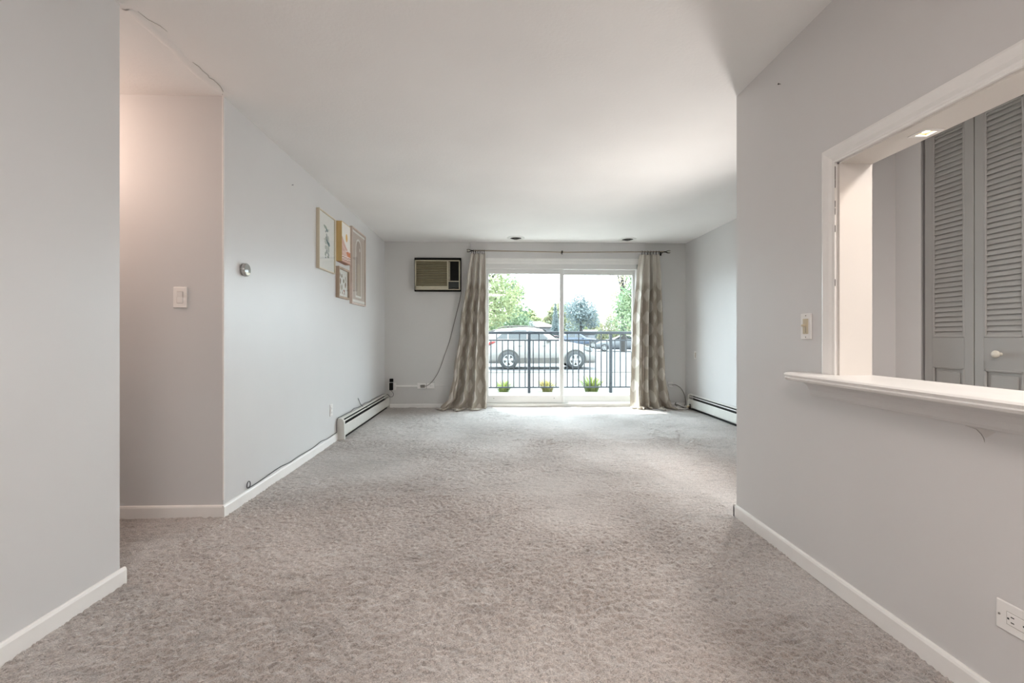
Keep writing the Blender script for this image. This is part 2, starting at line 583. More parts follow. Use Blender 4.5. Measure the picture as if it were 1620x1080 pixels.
# rough plaster seam where the ceiling crosses the mouth of the hall
sm = MB()
n = 26
top = []; bot = []
for i in range(n + 1):
    t = i / n
    y = 1.99 + t * 0.70
    x = -1.575 + 0.012 * math.sin(7 * t) + random.uniform(-.006, .006)
    w = 0.025 + 0.012 * random.random()
    top.append((x + w, y)); bot.append((x - w, y))
vs = []; fs = []
for i in range(n + 1):
    (a, y), (b, _) = top[i], bot[i]
    m_ = (a + b) / 2 + random.uniform(-.006, .006)
    vs += [(b, y, CEIL + .001), (m_, y, CEIL - random.uniform(.004, .008)), (a, y, CEIL + .001)]
for i in range(n):
    k = i * 3
    fs += [(k, k + 3, k + 4, k + 1), (k + 1, k + 4, k + 5, k + 2)]
sm.add(vs, fs, None, True)
sm.build('plaster_seam', M['ceiling'], ceil)
ck = MB()
pts = [(-1.545 + random.uniform(-.006, .006), 2.36 + 0.02 * i, CEIL - .0015) for i in range(13)] + [(-1.56, 2.64, CEIL - .0015), (-1.585, 2.675, CEIL - .0015)]
ck.tube(pts, [.0008] + [.0016] * 9 + [.0024] * 4 + [.001], 5)
ck.build('plaster_crack', M['crack'], ceil)
ck = MB()
ck.tube([(-1.54, 2.0, CEIL - .001), (-1.535, 2.05, CEIL - .001), (-1.512, 2.09, CEIL - .001), (-1.508, 2.13, CEIL - .001)], [.0006, .0012, .0014, .0006], 5)
ck.build('plaster_crack', M['crack'], ceil)

W = M['wall']; WG = M['wall_gloss']
# left: near wall with its rounded corner, returning into the hall
w = MB()
r = 0.012
corner = [(-1.585 - r + r * math.cos(a), 1.97 - r + r * math.sin(a)) for a in [i * PI / 2 / 6 for i in range(7)]]
w.prism([(-1.585, -2.7)] + corner + [(-4.5, 1.97), (-4.5, 1.85), (-1.705, 1.85), (-1.705, -2.7)], 'z', -.02, CEIL + .01)
struct(w.build('wall_left_near', WG), 'pale grey wall along the left edge of the view, ending at the hall opening', 'wall')
w = MB()
w.prism([(XL(2.69) , 2.69), (XL(6.9), 6.9), (XL(6.9) - .12, 6.9), (-1.72, 2.69 + .12), (-4.5, 2.81), (-4.5, 2.69)][::-1], 'z', -.02, CEIL + .01)
wl = struct(w.build('wall_left', WG), 'long pale left wall with the framed pictures, turning into the hall', 'wall')
# corner bead, chipped: thin vertical bead at the hall corner
cb = MB()
cb.tube([(-1.588, 2.690, 0.10), (-1.588, 2.690, CEIL)], 0.006, 8)
struct(cb.build('trim_1', M['trim']), 'painted corner bead on the outside corner between hall and left wall', 'trim')
struct(MB().box(-4.6, -4.5, -2.7, 2.81, -.02, CEIL + .01).build('wall_hall_end', W), 'end wall of the hall', 'wall')
struct(MB().box(-4.5, 3.6, -2.7, -2.6, -.02, CEIL + .01).build('wall_dining', W), 'wall behind the viewpoint', 'wall')
# back wall around the patio door
w = MB()
w.box(-4.5, DX0, YB, YB + .2, -.02, CEIL + .01)
w.box(DX1, 3.6, YB, YB + .2, -.02, CEIL + .01)
w.box(DX0, DX1, YB, YB + .2, DZ1, CEIL + .01)
wb = struct(w.build('wall_back', M['wall_back']), 'far wall around the sliding patio door', 'wall')
hd = MB()
hd.box(-0.40, 2.20, YB - .022, YB, DZ1 + 0.045, CEIL, bev=.003)
struct(hd.build('trim_2', W), 'shallow boxed header in the plaster above the patio door', 'trim')
struct(MB().box(XR, XR + .12, 3.06, YB + .1, -.02, CEIL + .01).build('wall_right', M['wall']), 'right wall of the living room beyond the free-standing wall end', 'wall')
w = MB()
w.box(2.50, 3.6, 3.06, 3.18, -.02, CEIL + .01)
struct(w.build('wall_foyer_stub', M['wall']), 'short return wall beside the louvered closet doors', 'wall')
struct(MB().box(3.5, 3.6, -2.7, 3.2, -.02, CEIL + .01).build('wall_closet_back', W), 'back of the closet behind the louvered doors', 'wall')
# near right wall with pass-through
w = MB()
T = 0.130
x0, x1 = XN, XN + T
w.box(x0, x1, OY1, YN, -.02, CEIL + .01)
w.box(x0, x1, -2.6, OY0, -.02, CEIL + .01)
w.box(x0, x1, OY0, OY1, -.02, OZ0)
w.box(x0, x1, OY0, OY1, OZ1, CEIL + .01)
wr = struct(w.build('wall_right_near', W), 'near right wall with the trimmed pass-through opening', 'wall')

# baseboards (profile with a rounded top), run along y or x
def bb_prof(h=0.072, t=0.013):
    return [(0, 0), (t, 0), (t, h - .012), (t - .003, h - .004), (t - .008, h), (0, h)]
def baseboard(name, p0, p1, label, h=0.072, t=0.013):
    """runs from p0 to p1 with the room on its right hand side"""
    a = Vector((p0[0], p0[1], 0)); b = Vector((p1[0], p1[1], 0))
    d = (b - a).normalized(); nrm = Vector((d.y, -d.x, 0))
    m_ = MB(); vs = []
    pr = bb_prof(h, t)
    for q in (a, b):
        for (o, z) in pr:
            p = q + nrm * o
            vs.append((p.x, p.y, z))
    k = len(pr)
    fs = [tuple(range(k)), tuple(range(k, 2 * k))[::-1]]
    for i in range(k):
        j = (i + 1) % k
        fs.append((i, k + i, k + j, j))
    m_.add(vs, fs)
    return struct(m_.build(name, M['trim']), label, 'baseboard')
baseboard('baseboard_left_near', (-1.585, -2.6), (-1.585, 1.983), 'white baseboard in the lower left corner of the view')
baseboard('baseboard_hall', (-4.5, 2.69), (-1.583, 2.69), 'white baseboard of the hall wall under the rocker switch')
baseboard('baseboard_left', (XL(2.677), 2.677), (XL(4.64), 4.64), 'white baseboard of the left wall running up to the heater')
baseboard('baseboard_back', (XL(6.74) + .08, YB), (DX0, YB), 'white baseboard between the corner heater and the left curtain', .055)
baseboard('baseboard_back_right', (DX1, YB), (XR, YB), 'white baseboard behind the right curtain', .055)
baseboard('baseboard_right_near', (XN, YN + .013), (XN, -2.6), 'white baseboard under the pass-through on the right')
baseboard('baseboard_wall_end', (XN + T, YN), (XN - .013, YN), 'white baseboard on the free end of the near right wall')

# ------------------------------------------------------------------ pass-through trim
# casing: profile across its width, mitred at the corner
def casing():
    m_ = MB()
    prof = [(0, 0), (0, .012), (.006, .014), (.012, .010), (.018, .010), (.030, .017), (.046, .020), (.056, .022), (.064, .020), (.068, .014), (.068, 0)]
    # offset from the opening edge (inner) outward
    path = [((OY1), OZ0 + .026, 0, 1), (OY1, OZ1, 1, 1), (OY0, OZ1, -1, 1), (OY0, OZ0 + .026, -1, 0)]
    corners = [(OY1, OZ0 + .026, (1, 0)), (OY1, OZ1, (1, 1)), (OY0, OZ1, (-1, 1)), (OY0, OZ0 + .026, (-1, 0))]
    rings = []
    vs = []
    for (y, z, (sy, sz)) in corners:
        for (o, t) in prof:
            vs.append((XN - t, y + sy * o, z + sz * o))
    k = len(prof); fs = []
    for c in range(3):
        for i in range(k - 1):
            a = c * k + i; b = (c + 1) * k + i
            fs.append((a, a + 1, b + 1, b))
    m_.add(vs, fs)
    return m_
cs = struct(casing().build('trim_3', M['trim']), 'moulded white casing around the pass-through opening', 'casing')
# lining of the opening
ln = MB()
x0l, x1l = XN - .001, XN + T + .004
ln.box(x0l, x1l, OY1 - .012, OY1 + .002, OZ0 + .02, OZ1 + .002)
ln.box(x0l, x1l, OY0 - .002, OY0 + .012, OZ0 + .02, OZ1 + .002)
dl_y, dl_x, hs = 1.522, 1.475, 0.026
# soffit lining pieces around the square hole of the downlight
zs0, zs1 = OZ1 - .008, OZ1 + .004
ln.box(x0l, dl_x - hs, OY0, OY1, zs0, zs1)
ln.box(dl_x + hs, x1l, OY0, OY1, zs0, zs1)
ln.box(dl_x - hs, dl_x + hs, OY0, dl_y - hs, zs0, zs1)
ln.box(dl_x - hs, dl_x + hs, dl_y + hs, OY1, zs0, zs1)
struct(ln.build('trim_4', M['jamb']), 'smooth painted lining inside the pass-through opening', 'jamb lining')
g = MB()
for z in [1.740, 1.712, 1.684, 1.60, 1.57, 1.50, 1.28]:
    g.box(XN - .0128, XN - .0110, OY1 - .0022, OY1 - .0008, z - random.uniform(.026, .034), z)
g.build('caulk_gap', M['dark'], cs)

# ledge with bullnose edge
sl = MB()
zt, zb = 0.889, 0.857
yf = 1.985; xf = XN - 0.128; xb = XN + T + .012
prof = [(xf + .012, zb), (xf + .004, zb + .004), (xf, zb + .010), (xf + .004, zb + .014), (xf + .001, zb + .018), (xf - .003, zb + .024), (xf + .003, zt - .002), (xf + .012, zt)]
outl = prof + [(XN + .0, zt), (XN + .0, zb)]
# horn along wall: sweep nose round the end corner using a mitred end
def ring(y, dx):
    return [(p[0] + dx, y, p[1]) for p in prof]
secs = [(-.35, 0), (1.93, 0), (1.965, .004), (1.985, .016), (1.995, .034)]
vs = []; fs = []
k = len(prof)
for (y, dx) in secs:
    vs += ring(y, dx)
    vs += [(XN + .001, y if dx < .03 else 1.995, zt), (XN + .001, y if dx < .03 else 1.995, zb)]
k += 2
for s in range(len(secs) - 1):
    for i in range(k):
        j = (i + 1) % k
        fs.append((s * k + i, s * k + j, (s + 1) * k + j, (s + 1) * k + i))
fs.append(tuple(range(k)))
fs.append(tuple(range((len(secs) - 1) * k, len(secs) * k))[::-1])
sl.add(vs, fs)
sl.box(XN - .001, xb, OY0 + .001, OY1 - .001, zb + .001, zt)
ledge = struct(sl.build('trim_5', M['trim']), 'white painted ledge with a rounded nose under the pass-through', 'ledge')
ap = MB()
pr = [(0, .785), (-.012, .787), (-.018, .797), (-.022, .815), (-.032, .834), (-.050, .848), (-.054, .858), (0, .858)]
ap.prism([(XN + a, b) for a, b in pr], 'y', -.35, 1.955)
ap.build('cove_moulding', W, ledge)
# plaster chip under the moulding
ch = MB()
ch.poly([(XN - .0008, 1.290, .7835), (XN - .0008, 1.250, .7830), (XN - .0008, 1.222, .781), (XN - .0008, 1.236, .770), (XN - .0008, 1.250, .758), (XN - .0008, 1.258, .764), (XN - .0008, 1.266, .774)])
ch.build('paint_chip', mat('bare_plaster', (0.62, 0.59, 0.57), 0.9), wr)
c2 = MB()
c2.tube([(XN - .002, 1.305, .783), (XN - .002, 1.275, .779), (XN - .002, 1.262, .768), (XN - .002, 1.254, .756), (XN - .002, 1.252, .746)], [.0004, .0009, .0011, .0009, .0003], 5)
c2.build('paint_crack', M['crack'], wr)

# downlight in the soffit
dl = thing('recessed_downlight', 'small square recessed downlight, lit, in the soffit of the pass-through', 'light', (dl_x, dl_y, zs0))
t_ = MB(); o_ = .034
t_.box(-o_, o_, -o_, -hs + .006, -.003, .001, bev=.001); t_.box(-o_, o_, hs - .006, o_, -.003, .001, bev=.001)
t_.box(-o_, -hs + .006, -hs + .006, hs - .006, -.003, .001); t_.box(hs - .006, o_, -hs + .006, hs - .006, -.003, .001)
t_.build('trim_ring', M['trim'], dl)
t_ = MB()
a = hs - .003
for (p, q) in [((-a, -a), (a, -a)), ((a, -a), (a, a)), ((a, a), (-a, a)), ((-a, a), (-a, -a))]:
    t_.poly([(p[0], p[1], 0), (q[0], q[1], 0), (q[0], q[1], .045), (p[0], p[1], .045)])
t_.poly([(-a, -a, .045), (a, -a, .045), (a, a, .045), (-a, a, .045)])
t_.build('housing', mat('downlight_housing', (0.55, 0.35, 0.2), 0.4), dl)
t_ = MB(); t_.box(-.016, .016, -.016, .016, .006, .014, bev=.002)
t_.build('lens', M['lamp_warm'], dl)
sp = lamp('downlight_spot', 'SPOT', 0.33, (1.0, 0.66, 0.42), (dl_x, dl_y, zs0 - .004), size=.012, look=(0.0, 0.10, -1), spot=math.radians(160))

# ------------------------------------------------------------------ wall plates, switches
def wall_empty(name, label, cat, x, y, z, rz, **kw):
    return thing(name, label, cat, (x, y, z), rz, **kw)
# convention for wall things: local x = right when facing the wall, local -y = out into the room
R_BACK, R_LEFT, R_RIGHT = 0.0, ANG_L, -PI / 2

def plate(w_, h_, t=.006):
    return MB().box(-w_ / 2, w_ / 2, -t, 0, -h_ / 2, h_ / 2, bev=.0025)

e = wall_empty('rocker_switch', 'white rocker light switch on the hall wall, left of the corner', 'light switch', -1.828, 2.69, 1.272, 0)
plate(.078, .120, .009).build('wall_plate', M['plate'], e)
b_ = MB(); b_.box(-.0175, .0175, -.0095, -.0085, -.034, .034)
b_.build('rocker_recess', M['crack'], e)
b_ = MB(); b_.prism([(-.0092, -.032), (-.0105, -.032), (-.0115, 0), (-.0145, .032), (-.0092, .032)], 'x', -.0155, .0155)
b_.build('rocker', M['plate'], e)

e = wall_empty('toggle_dimmer', 'white wall plate with a cream toggle dimmer, left of the pass-through casing', 'light switch', XN, 1.997, 1.092, R_RIGHT)
plate(.070, .116, .007).build('wall_plate', M['plate'], e)
b_ = MB(); b_.box(-.017, .017, -.0095, -.0065, -.034, .034, bev=.001); b_.build('switch_insert', M['ivory'], e)
b_ = MB(); b_.box(-.008, .008, -.024, -.009, -.001, .009, bev=.002); b_.build('toggle', M['ivory'], e)
b_ = MB(); b_.box(.002, .003, -.0100, -.0090, -.028, -.004); b_.build('slider_slot', M['slot'], e)
for s in (-1, 1):
    b_ = MB(); b_.lathe([(0, -.0085), (.0026, -.0085), (.003, -.007)], (0, 0, s * .048), 'y', 10); b_.build('screw', M['screw'], e)

def outlet(name, label, x, y, z, rz, horizontal=False, w_=.070, h_=.115, slots=True):
    e = wall_empty(name, label, 'outlet', x, y, z, rz)
    A = (lambda u, v: (v, u)) if horizontal else (lambda u, v: (u, v))
    W_, H_ = A(w_, h_)
    plate(W_, H_, .006).build('wall_plate', M['plate'], e)
    def bx(m_, u0, u1, v0, v1, y0, y1, bev=0):
        (a0, c0), (a1, c1) = A(u0, v0), A(u1, v1)
        m_.box(a0, a1, y0, y1, c0, c1, bev=bev); return m_
    bx(MB(), -.0175, .0175, -.034, .034, -.0068, -.0055).build('recess_line', M['crack'], e)
    bx(MB(), -.0162, .0162, -.0328, .0328, -.0080, -.0050, .001).build('receptacle', M['plate'], e)
    if slots:
        for s in (-1, 1):
            q = MB()
            c = s * .0185
            bx(q, -.0085, -.0060, c - .004, c + .004, -.0085, -.0078)
            bx(q, .0060, .0085, c - .004, c + .004, -.0085, -.0078)
            bx(q, -.0022, .0022, c - .0125, c - .008, -.0085, -.0078)
            q.build('slots', M['slot'], e)
    for s in (-1, 1):
        p = A(0, s * (h_ / 2 - .010))
        q = MB(); q.lathe([(0, -.0075), (.0026, -.0075), (.003, -.006)], (p[0], 0, p[1]), 'y', 10); q.build('screw', M['screw'], e)
    return e
outlet('outlet', 'large white decorator outlet low on the right wall at the edge of the view', XN, 1.158, .285, R_RIGHT, True, .080, .124)
outlet('outlet', 'small white outlet low on the left wall, in front of the heater', XL(4.48), 4.48, .33, R_LEFT)

# thermostat
e = wall_empty('thermostat', 'round silver thermostat on the left wall near the corner', 'thermostat', XL(2.90), 2.90, 1.463, R_LEFT)
b_ = MB(); b_.lathe([(.036, 0), (.036, -.006), (.041, -.009), (.041, -.024), (.038, -.028)], (0, 0, 0), 'y', 32); b_.build('body', mat('silver_ring', (.5, .5, .49), .25, metallic=.7), e)
b_ = MB(); b_.lathe([(0.0, -.030), (.030, -.0295), (.038, -.028)], (0, 0, 0), 'y', 32); b_.build('dial_face', mat('thermostat_glass', (.34, .36, .35), .12), e)
b_ = MB()
pts = [(0.034 * math.sin(a), -.0305, -0.034 * math.cos(a)) for a in [math.radians(-62 + 124 * i / 12) for i in range(13)]]
b_.poly(pts); b_.build('lower_window', mat('thermostat_window', (.85, .80, .60), .2), e)

# nails
for (nm, lab, x, y, z, rz) in [('nail', 'small dark nail high on the left wall, left of the pictures', XL(3.6), 3.6, 2.228, R_LEFT),
                               ('nail', 'small dark nail high on the near right wall', XN, 2.19, 2.285, R_RIGHT)]:
    q = MB(); q.lathe([(0, -.012), (.004, -.012), (.004, -.009), (.0015, -.008), (.0015, 0)], (0, 0, 0), 'y', 8)
    o = q.build(nm, M['cladding'], None, (x, y, z)); o.rotation_euler = (0, 0, rz); tag(o, lab, 'nail')

# phone jack on living room right wall
e = wall_empty('wall_jack', 'tiny white wall plate on the right wall near the far corner', 'wall plate', XR, 6.40, .78, R_RIGHT)
plate(.07, .115, .006).build('wall_plate', M['plate'], e)
b_ = MB(); b_.box(.010, .020, -.010, -.005, -.035, .035); b_.build('jack_slot', M['wood_brown'], e)

# ------------------------------------------------------------------ baseboard heaters
def heater(name, label, L_, x, y, rz, valve=False):
    e = wall_empty(name, label, 'heater', x, y, 0, rz)
    B = MB(); B.box(.01, L_ - .01, -.004, 0, .01, .205); B.build('back_panel', M['dark'], e)  # dark colour paints the shade inside the heater casing
    H = MB(); H.prism([(-.001, .204), (-.001, .212), (-.028, .218), (-.042, .215), (-.052, .206), (-.049, .204), (-.041, .211), (-.028, .214), (-.004, .206)], 'x', .03, L_ - .03)
    H.build('top_hood', M['heater'], e)
    D = MB(); D.prism([(-.054, .190), (-.062, .184), (-.064, .180), (-.062, .179), (-.052, .187)], 'x', .035, L_ - .035); D.build('damper_blade', M['heater'], e)
    F = MB(); F.prism([(-.062, .150), (-.068, .154), (-.073, .148), (-.075, .050), (-.067, .036), (-.064, .038), (-.071, .051), (-.069, .146)], 'x', .03, L_ - .03)
    F.build('front_cover', M['heater'], e)
    f_ = MB()
    f_.box(.05, L_ - .05, -.052, -.010, .065, .135)
    f_.tube([(.01, -.03, .10), (L_ - .01, -.03, .10)], .011, 8)
    f_.build('finned_pipe', M['fin'], e)
    k = MB(); k.box(.03, L_ - .03, -.050, -.004, .005, .012); k.build('gap_shade_strip', M['dark'], e)  # dark strip paints the shade of the gap at the floor
    cap = [(0, 0), (0, .214), (-.032, .219), (-.052, .214), (-.066, .202), (-.075, .182), (-.078, .050), (-.078, .0)]
    for (a, b) in ((0, .035), (L_ - .035, L_)):
        c = MB(); c.prism(cap, 'x', a, b); c.build('end_cap', M['heater'], e)
    if valve:
        v = MB(); v.lathe([(0, -.112), (.014, -.111), (.019, -.104), (.019, -.090), (.010, -.086), (.010, -.070)], (.075, 0, .045), 'y', 14)
        v.build('valve_knob', M['ivory'], e)
        v = MB(); v.tube([(.105, -.082, .075), (.118, -.086, .085), (.130, -.088, .075), (.130, -.088, .035), (.118, -.088, .022), (.100, -.086, .022)], .006, 6)
        v.build('valve_lever', M['black'], e)
    return e
heater('baseboard_heater', 'long white baseboard heater at the foot of the left wall', 2.09, XL(4.64), 4.64, R_LEFT)
heater('baseboard_heater', 'white baseboard heater along the right wall, partly hidden by the wall end', 2.95, XR, 6.50, R_RIGHT, True)

# ------------------------------------------------------------------ air conditioner
ax, az = -0.872, 1.706
e = wall_empty('air_conditioner', 'tan louvered air conditioner set through the back wall, left of the patio door', 'air conditioner', ax, YB, az, 0)
hw, hh = .340, .492
s_ = MB()
s_.box(-hw, hw, -.05, 0, 0, .012); s_.box(-hw, hw, -.05, 0, hh - .03, hh)
s_.box(-hw, -hw + .012, -.05, 0, 0, hh); s_.box(hw - .012, hw, -.05, 0, 0, hh); s_.box(-hw, hw, -.01, 0, 0, hh)
s_.build('wall_sleeve', M['black'], e)
s_ = MB()
s_.box(-hw - .022, hw + .022, -.006, 0, -.022, 0); s_.box(-hw - .022, hw + .022, -.006, 0, hh, hh + .024)
s_.box(-hw - .022, -hw, -.006, 0, 0, hh); s_.box(hw, hw + .022, -.006, 0, 0, hh)
s_.build('sleeve_trim', M['wall_back'], e)
f0, f1, g0, g1 = -.327, .325, .020, .452
fr = MB(); yy = (-.095, -.012)
fr.box(f0, f1, yy[0], yy[1], g1 - .016, g1, bev=.003)       # top
fr.box(f0, .150, yy[0], yy[1], g0, g0 + .056, bev=.004)     # bottom bar
fr.box(.150, f1, yy[0], yy[1], g0, g0 + .010, bev=.002)
fr.box(f0, f0 + .018, yy[0], yy[1], g0, g1, bev=.003)
fr.box(f1 - .016, f1, yy[0], yy[1], g0, g1, bev=.003)
fr.box(.138, .158, yy[0], yy[1], g0, g1, bev=.003)
fr.box(.150, f1, yy[0] + .004, yy[1], .138, .150, bev=.002)
fr.build('front_frame', M['ac_frame'], e)
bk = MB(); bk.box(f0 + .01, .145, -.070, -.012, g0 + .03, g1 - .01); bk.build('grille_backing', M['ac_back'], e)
ns = 14
for i in range(ns):
    z = g0 + .064 + i * (g1 - .016 - g0 - .064) / ns
    q = MB(); q.prism([(-.090, z), (-.091, z + .004), (-.072, z + .022), (-.070, z + .019)], 'x', f0 + .018, .138); q.build('slat', M['ac_slat'], e)
q = MB()
for i in range(16):
    z = .165 + i * .0165
    q.box(.160, .182, -.086, -.078, z, z + .008)
q.build('side_vent', M['ac_frame'], e)
q = MB(); q.box(.158, .186, -.080, -.060, .150, g1 - .016); q.build('vent_backing', M['ac_back'], e)
q = MB(); q.box(.186, f1 - .016, -.090, -.060, .150, g1 - .018, bev=.002); q.build('display_panel', M['black'], e)
q = MB(); q.box(.158, f1 - .016, -.088, -.060, .052, .138, bev=.002); q.build('control_panel', mat('control_door', (.018, .024, .022), .4), e)
q = MB(); q.box(.158, f1 - .016, -.090, -.060, .042, .050); q.build('panel_strip', M['fin'], e)
q = MB(); q.box(.158, f1 - .016, -.086, -.060, .030, .042); q.build('lower_slot', M['black'], e)
q = MB(); q.prism([(f0 + .09, g0 + .054), (f0 + .105, g0 + .046), (f0 + .120, g0 + .046), (f0 + .135, g0 + .054)], 'y', -.0975, -.094); q.build('latch', M['ac_slat'], e)
pw = [(-0.535, YB - .03, 1.72), (-0.541, YB - .012, 1.66), (-0.575, YB - .010, 1.50), (-0.66, YB - .012, 1.159), (-0.705, YB - .010, .98), (-0.771, YB - .012, .787), (-0.854, YB - .014, .555), (-0.925, YB - .02, .43), (-0.979, YB - .024, .363), (-1.03, YB - .03, .325), (-1.067, YB - .030, .319)]
q = MB(); q.tube([(p[0] - ax, p[1] - YB, p[2] - az) for p in smooth_path(pw, 5)], .0042, 6); q.build('power_cord', M['cord_grey'], e)
q = MB(); q.box(-1.125 - ax, -1.062 - ax, -.048, -.0225, .300 - az, .338 - az, bev=.004); q.build('plug', M['cord_grey'], e)

# surface raceway with its two boxes
e = wall_empty('surface_raceway', 'white surface-mounted raceway with an outlet box, low on the back wall left of the curtain', 'raceway', -1.05, YB, .322, 0)
q = MB(); q.box(-.126, .126, -.022, 0, -.042, .042, bev=.003); q.build('outlet_box', M['plate'], e)
q = MB(); q.box(.006, .010, -.0232, -.0215, -.042, .042); q.build('box_seam', M['cladding'], e)
q = MB(); q.box(-.44, -.126, -.014, 0, -.016, .010, bev=.003); q.build('channel', M['trim'], e)
q = MB(); q.box(.126, .44, -.006, 0, -.008, .006, bev=.002); q.build('channel', M['wall_back'], e)
for s in (-.075, .075):
    q = MB()
    q.box(s - .012, s - .004, -.0232, -.0222, .006, .010); q.box(s - .012, s - .004, -.0232, -.0222, -.010, -.006); q.box(s + .010, s + .016, -.0232, -.0222, -.003, .003)
    q.build('slots', M['slot'], e)
q = MB(); q.box(-.548, -.440, -.040, 0, -.058, .046, bev=.004); q.build('corner_box', M['plate'], e)

e = thing('power_adapter', 'black power adapter plugged in at the far left corner, its cord along the wall', 'adapter', (-1.545, YB - .04, .32))
q = MB(); q.box(-.028, .024, -.034, 0, -.055, .052, bev=.004); q.build('adapter_body', M['black'], e)
q = MB(); q.box(-.026, .026, -.028, .002, .062, .112, bev=.004); q.build('upper_plug', M['black'], e)
cx, cy, cz = -1.545, YB - .04, .32
cp = [(-1.555, YB - .055, .262), (-1.535, YB - .06, .245), (-1.515, YB - .05, .21), (-1.525, YB - .05, .175), (-1.56, YB - .055, .165), (-1.60, YB - .065, .205), (XL(6.5) + .02, 6.55, .224)]
for i in range(12):
    y = 6.40 - i * .15
    cp.append((XL(y) + .022 + .012 * math.sin(i * 2.1), y, .222 + .012 * abs(math.sin(i * 1.7))))
cp += [(XL(4.66) + .014, 4.66, .226), (XL(4.62) + .010, 4.625, .205), (XL(4.61) + .008, 4.62, .12), (XL(4.61) + .008, 4.62, .086)]
i = 0
y = 4.52
while y > 3.0:
    cp.append((XL(y) + .008, y, .079 + (.013 * random.random()) + (.012 if 4.1 < y < 4.2 else 0)))
    y -= .16
cp += [(XL(2.95) + .008, 2.965, .082)]
q = MB(); q.tube([(p[0] - cx, p[1] - cy, p[2] - cz) for p in smooth_path(cp, 5)], .0032, 6); q.build('cord', M['cord_dark'], e)
q = MB()
lp = [(XL(2.95) + .010 + .003 * math.cos(a * .5), 2.945 + .017 * math.cos(a), .105 + .022 * math.sin(a)) for a in [i * 2 * PI / 10 - PI / 2 for i in range(12)]]
q.tube([(p[0] - cx, p[1] - cy, p[2] - cz) for p in lp], .003, 6); q.build('cord_end_loop', M['cord_dark'], e)

q = MB(); q.tube(smooth_path([(XL(5.38) + .004, 5.38, .325), (XL(5.38) + .012, 5.385, .30), (XL(5.42) + .02, 5.43, .245), (XL(5.5) + .045, 5.50, .20), (XL(5.56) + .06, 5.56, .185)]), .0035, 6)
tag(q.build('loose_wire', M['cord_dark']), 'short dark wire sticking out of the wall above the left heater', 'wire')

# outlet box behind right curtain with cable, and the tangle on the floor
e = wall_empty('corner_outlet', 'small white surface outlet with a grey cable beside the right curtain', 'outlet', 2.585, YB, .322, 0)
q = MB(); q.box(-.035, .035, -.022, 0, .012, .045, bev=.003); q.build('outlet_box', M['plate'], e)
q = MB(); q.box(-.030, .030, -.028, 0, -.030, -.002, bev=.003); q.build('plug', M['plate'], e)
q = MB(); q.tube(smooth_path([(.02, -.024, .0), (.08, -.02, .0), (.16, -.02, -.055), (.21, -.02, -.15), (.222, -.03, -.26), (.20, -.06, -.305)]), .005, 6); q.build('cable', M['cord_grey'], e)
q = MB()
pp = [(2.58, 6.40, .014), (2.56, 6.46, .035), (2.62, 6.42, .016), (2.72, 6.44, .012), (2.76, 6.50, .04), (2.70, 6.56, .02), (2.60, 6.52, .03), (2.58, 6.57, .015), (2.62, 6.61, .05), (2.72, 6.62, .02)]
q.tube(smooth_path(pp, 6), .010, 7)
tag(q.build('coiled_cable', M['plate']), 'pale flat cable lying in loops on the carpet beside the right curtain', 'cable')
q = MB()
q.tube(smooth_path([(2.585, 6.52, .01), (2.59, 6.50, .04), (2.60, 6.55, .06), (2.66, 6.52, .035), (2.72, 6.56, .012), (2.66, 6.61, .02), (2.60, 6.58, .05), (2.59, 6.53, .09)], 6), .006, 6)
tag(q.build('dark_cable', M['cord_grey']), 'dark tangled cable behind the pale one in the right corner', 'cable')

# ------------------------------------------------------------------ patio door
pd = struct(bpy.data.objects.new('door_1', None), 'white two-panel sliding glass patio door in the back wall', 'patio door')
COL.objects.link(pd); pd.location = (0, YB, 0)
V = M['vinyl']
q = MB()   # frame: jambs, head, threshold   (local y: wall face = 0, outdoors = +)
q.box(DX0, DX0 + .050, -.012, .16, 0, DZ1, bev=.003)
q.box(DX1 - .050, DX1, -.012, .16, 0, DZ1, bev=.003)
q.box(DX0, DX1, -.012, .16, 2.045, DZ1, bev=.003)
q.box(DX0, DX1, -.014, .16, 0, .052, bev=.003)
q.box(DX0 + .05, DX1 - .05, .02, .028, .052, .066); q.box(DX0 + .05, DX1 - .05, .072, .080, .052, .062)
q.build('frame', V, pd)
q = MB()   # interior casing at the head
q.box(-.26, 2.13, -.024, 0, DZ1, DZ1 + .045, bev=.004)
q.box(-.255, 2.125, -.018, 0, 2.118, DZ1, bev=.003)
q.build('head_casing', M['trim'], pd)
def sash(x0, x1, z0, z1, y0, y1, gx0, gx1, gz0, gz1):
    s = MB()
    s.box(x0, gx0, y0, y1, z0, z1, bev=.004); s.box(gx1, x1, y0, y1, z0, z1, bev=.004)
    s.box(gx0 - .004, gx1 + .004, y0, y1, z0, gz0, bev=.004); s.box(gx0 - .004, gx1 + .004, y0, y1, gz1, z1, bev=.004)
    o = s.build('sash', V, pd)
    p = MB(); p.box(gx0 - .003, gx1 + .003, (y0 + y1) / 2 - .003, (y0 + y1) / 2 + .003, gz0 - .003, gz1 + .003)
    p.build('pane', M['glass'], o)
    return o
s1 = sash(DX0 + .045, .985, .055, 2.06, .022, .060, -.130, .930, .172, 1.978)
s2 = sash(.935, DX1 - .045, .062, 2.055, .078, .112, 1.000, 2.035, .165, 1.972)
q = MB()
q.box(.968, .986, .004, .024, .95, 1.20, bev=.004)
q.build('pull_handle', V, s1)
for x in (-.055, .845):
    q = MB(); q.lathe([(0, .0195), (.006, .0195), (.006, .023)], (x, 0, .128), 'y', 10); q.build('screw_hole', M['cladding'], s1)
q = MB(); q.box(.966, .990, -.006, .024, .062, .165, bev=.003); q.build('bumper', V, pd)

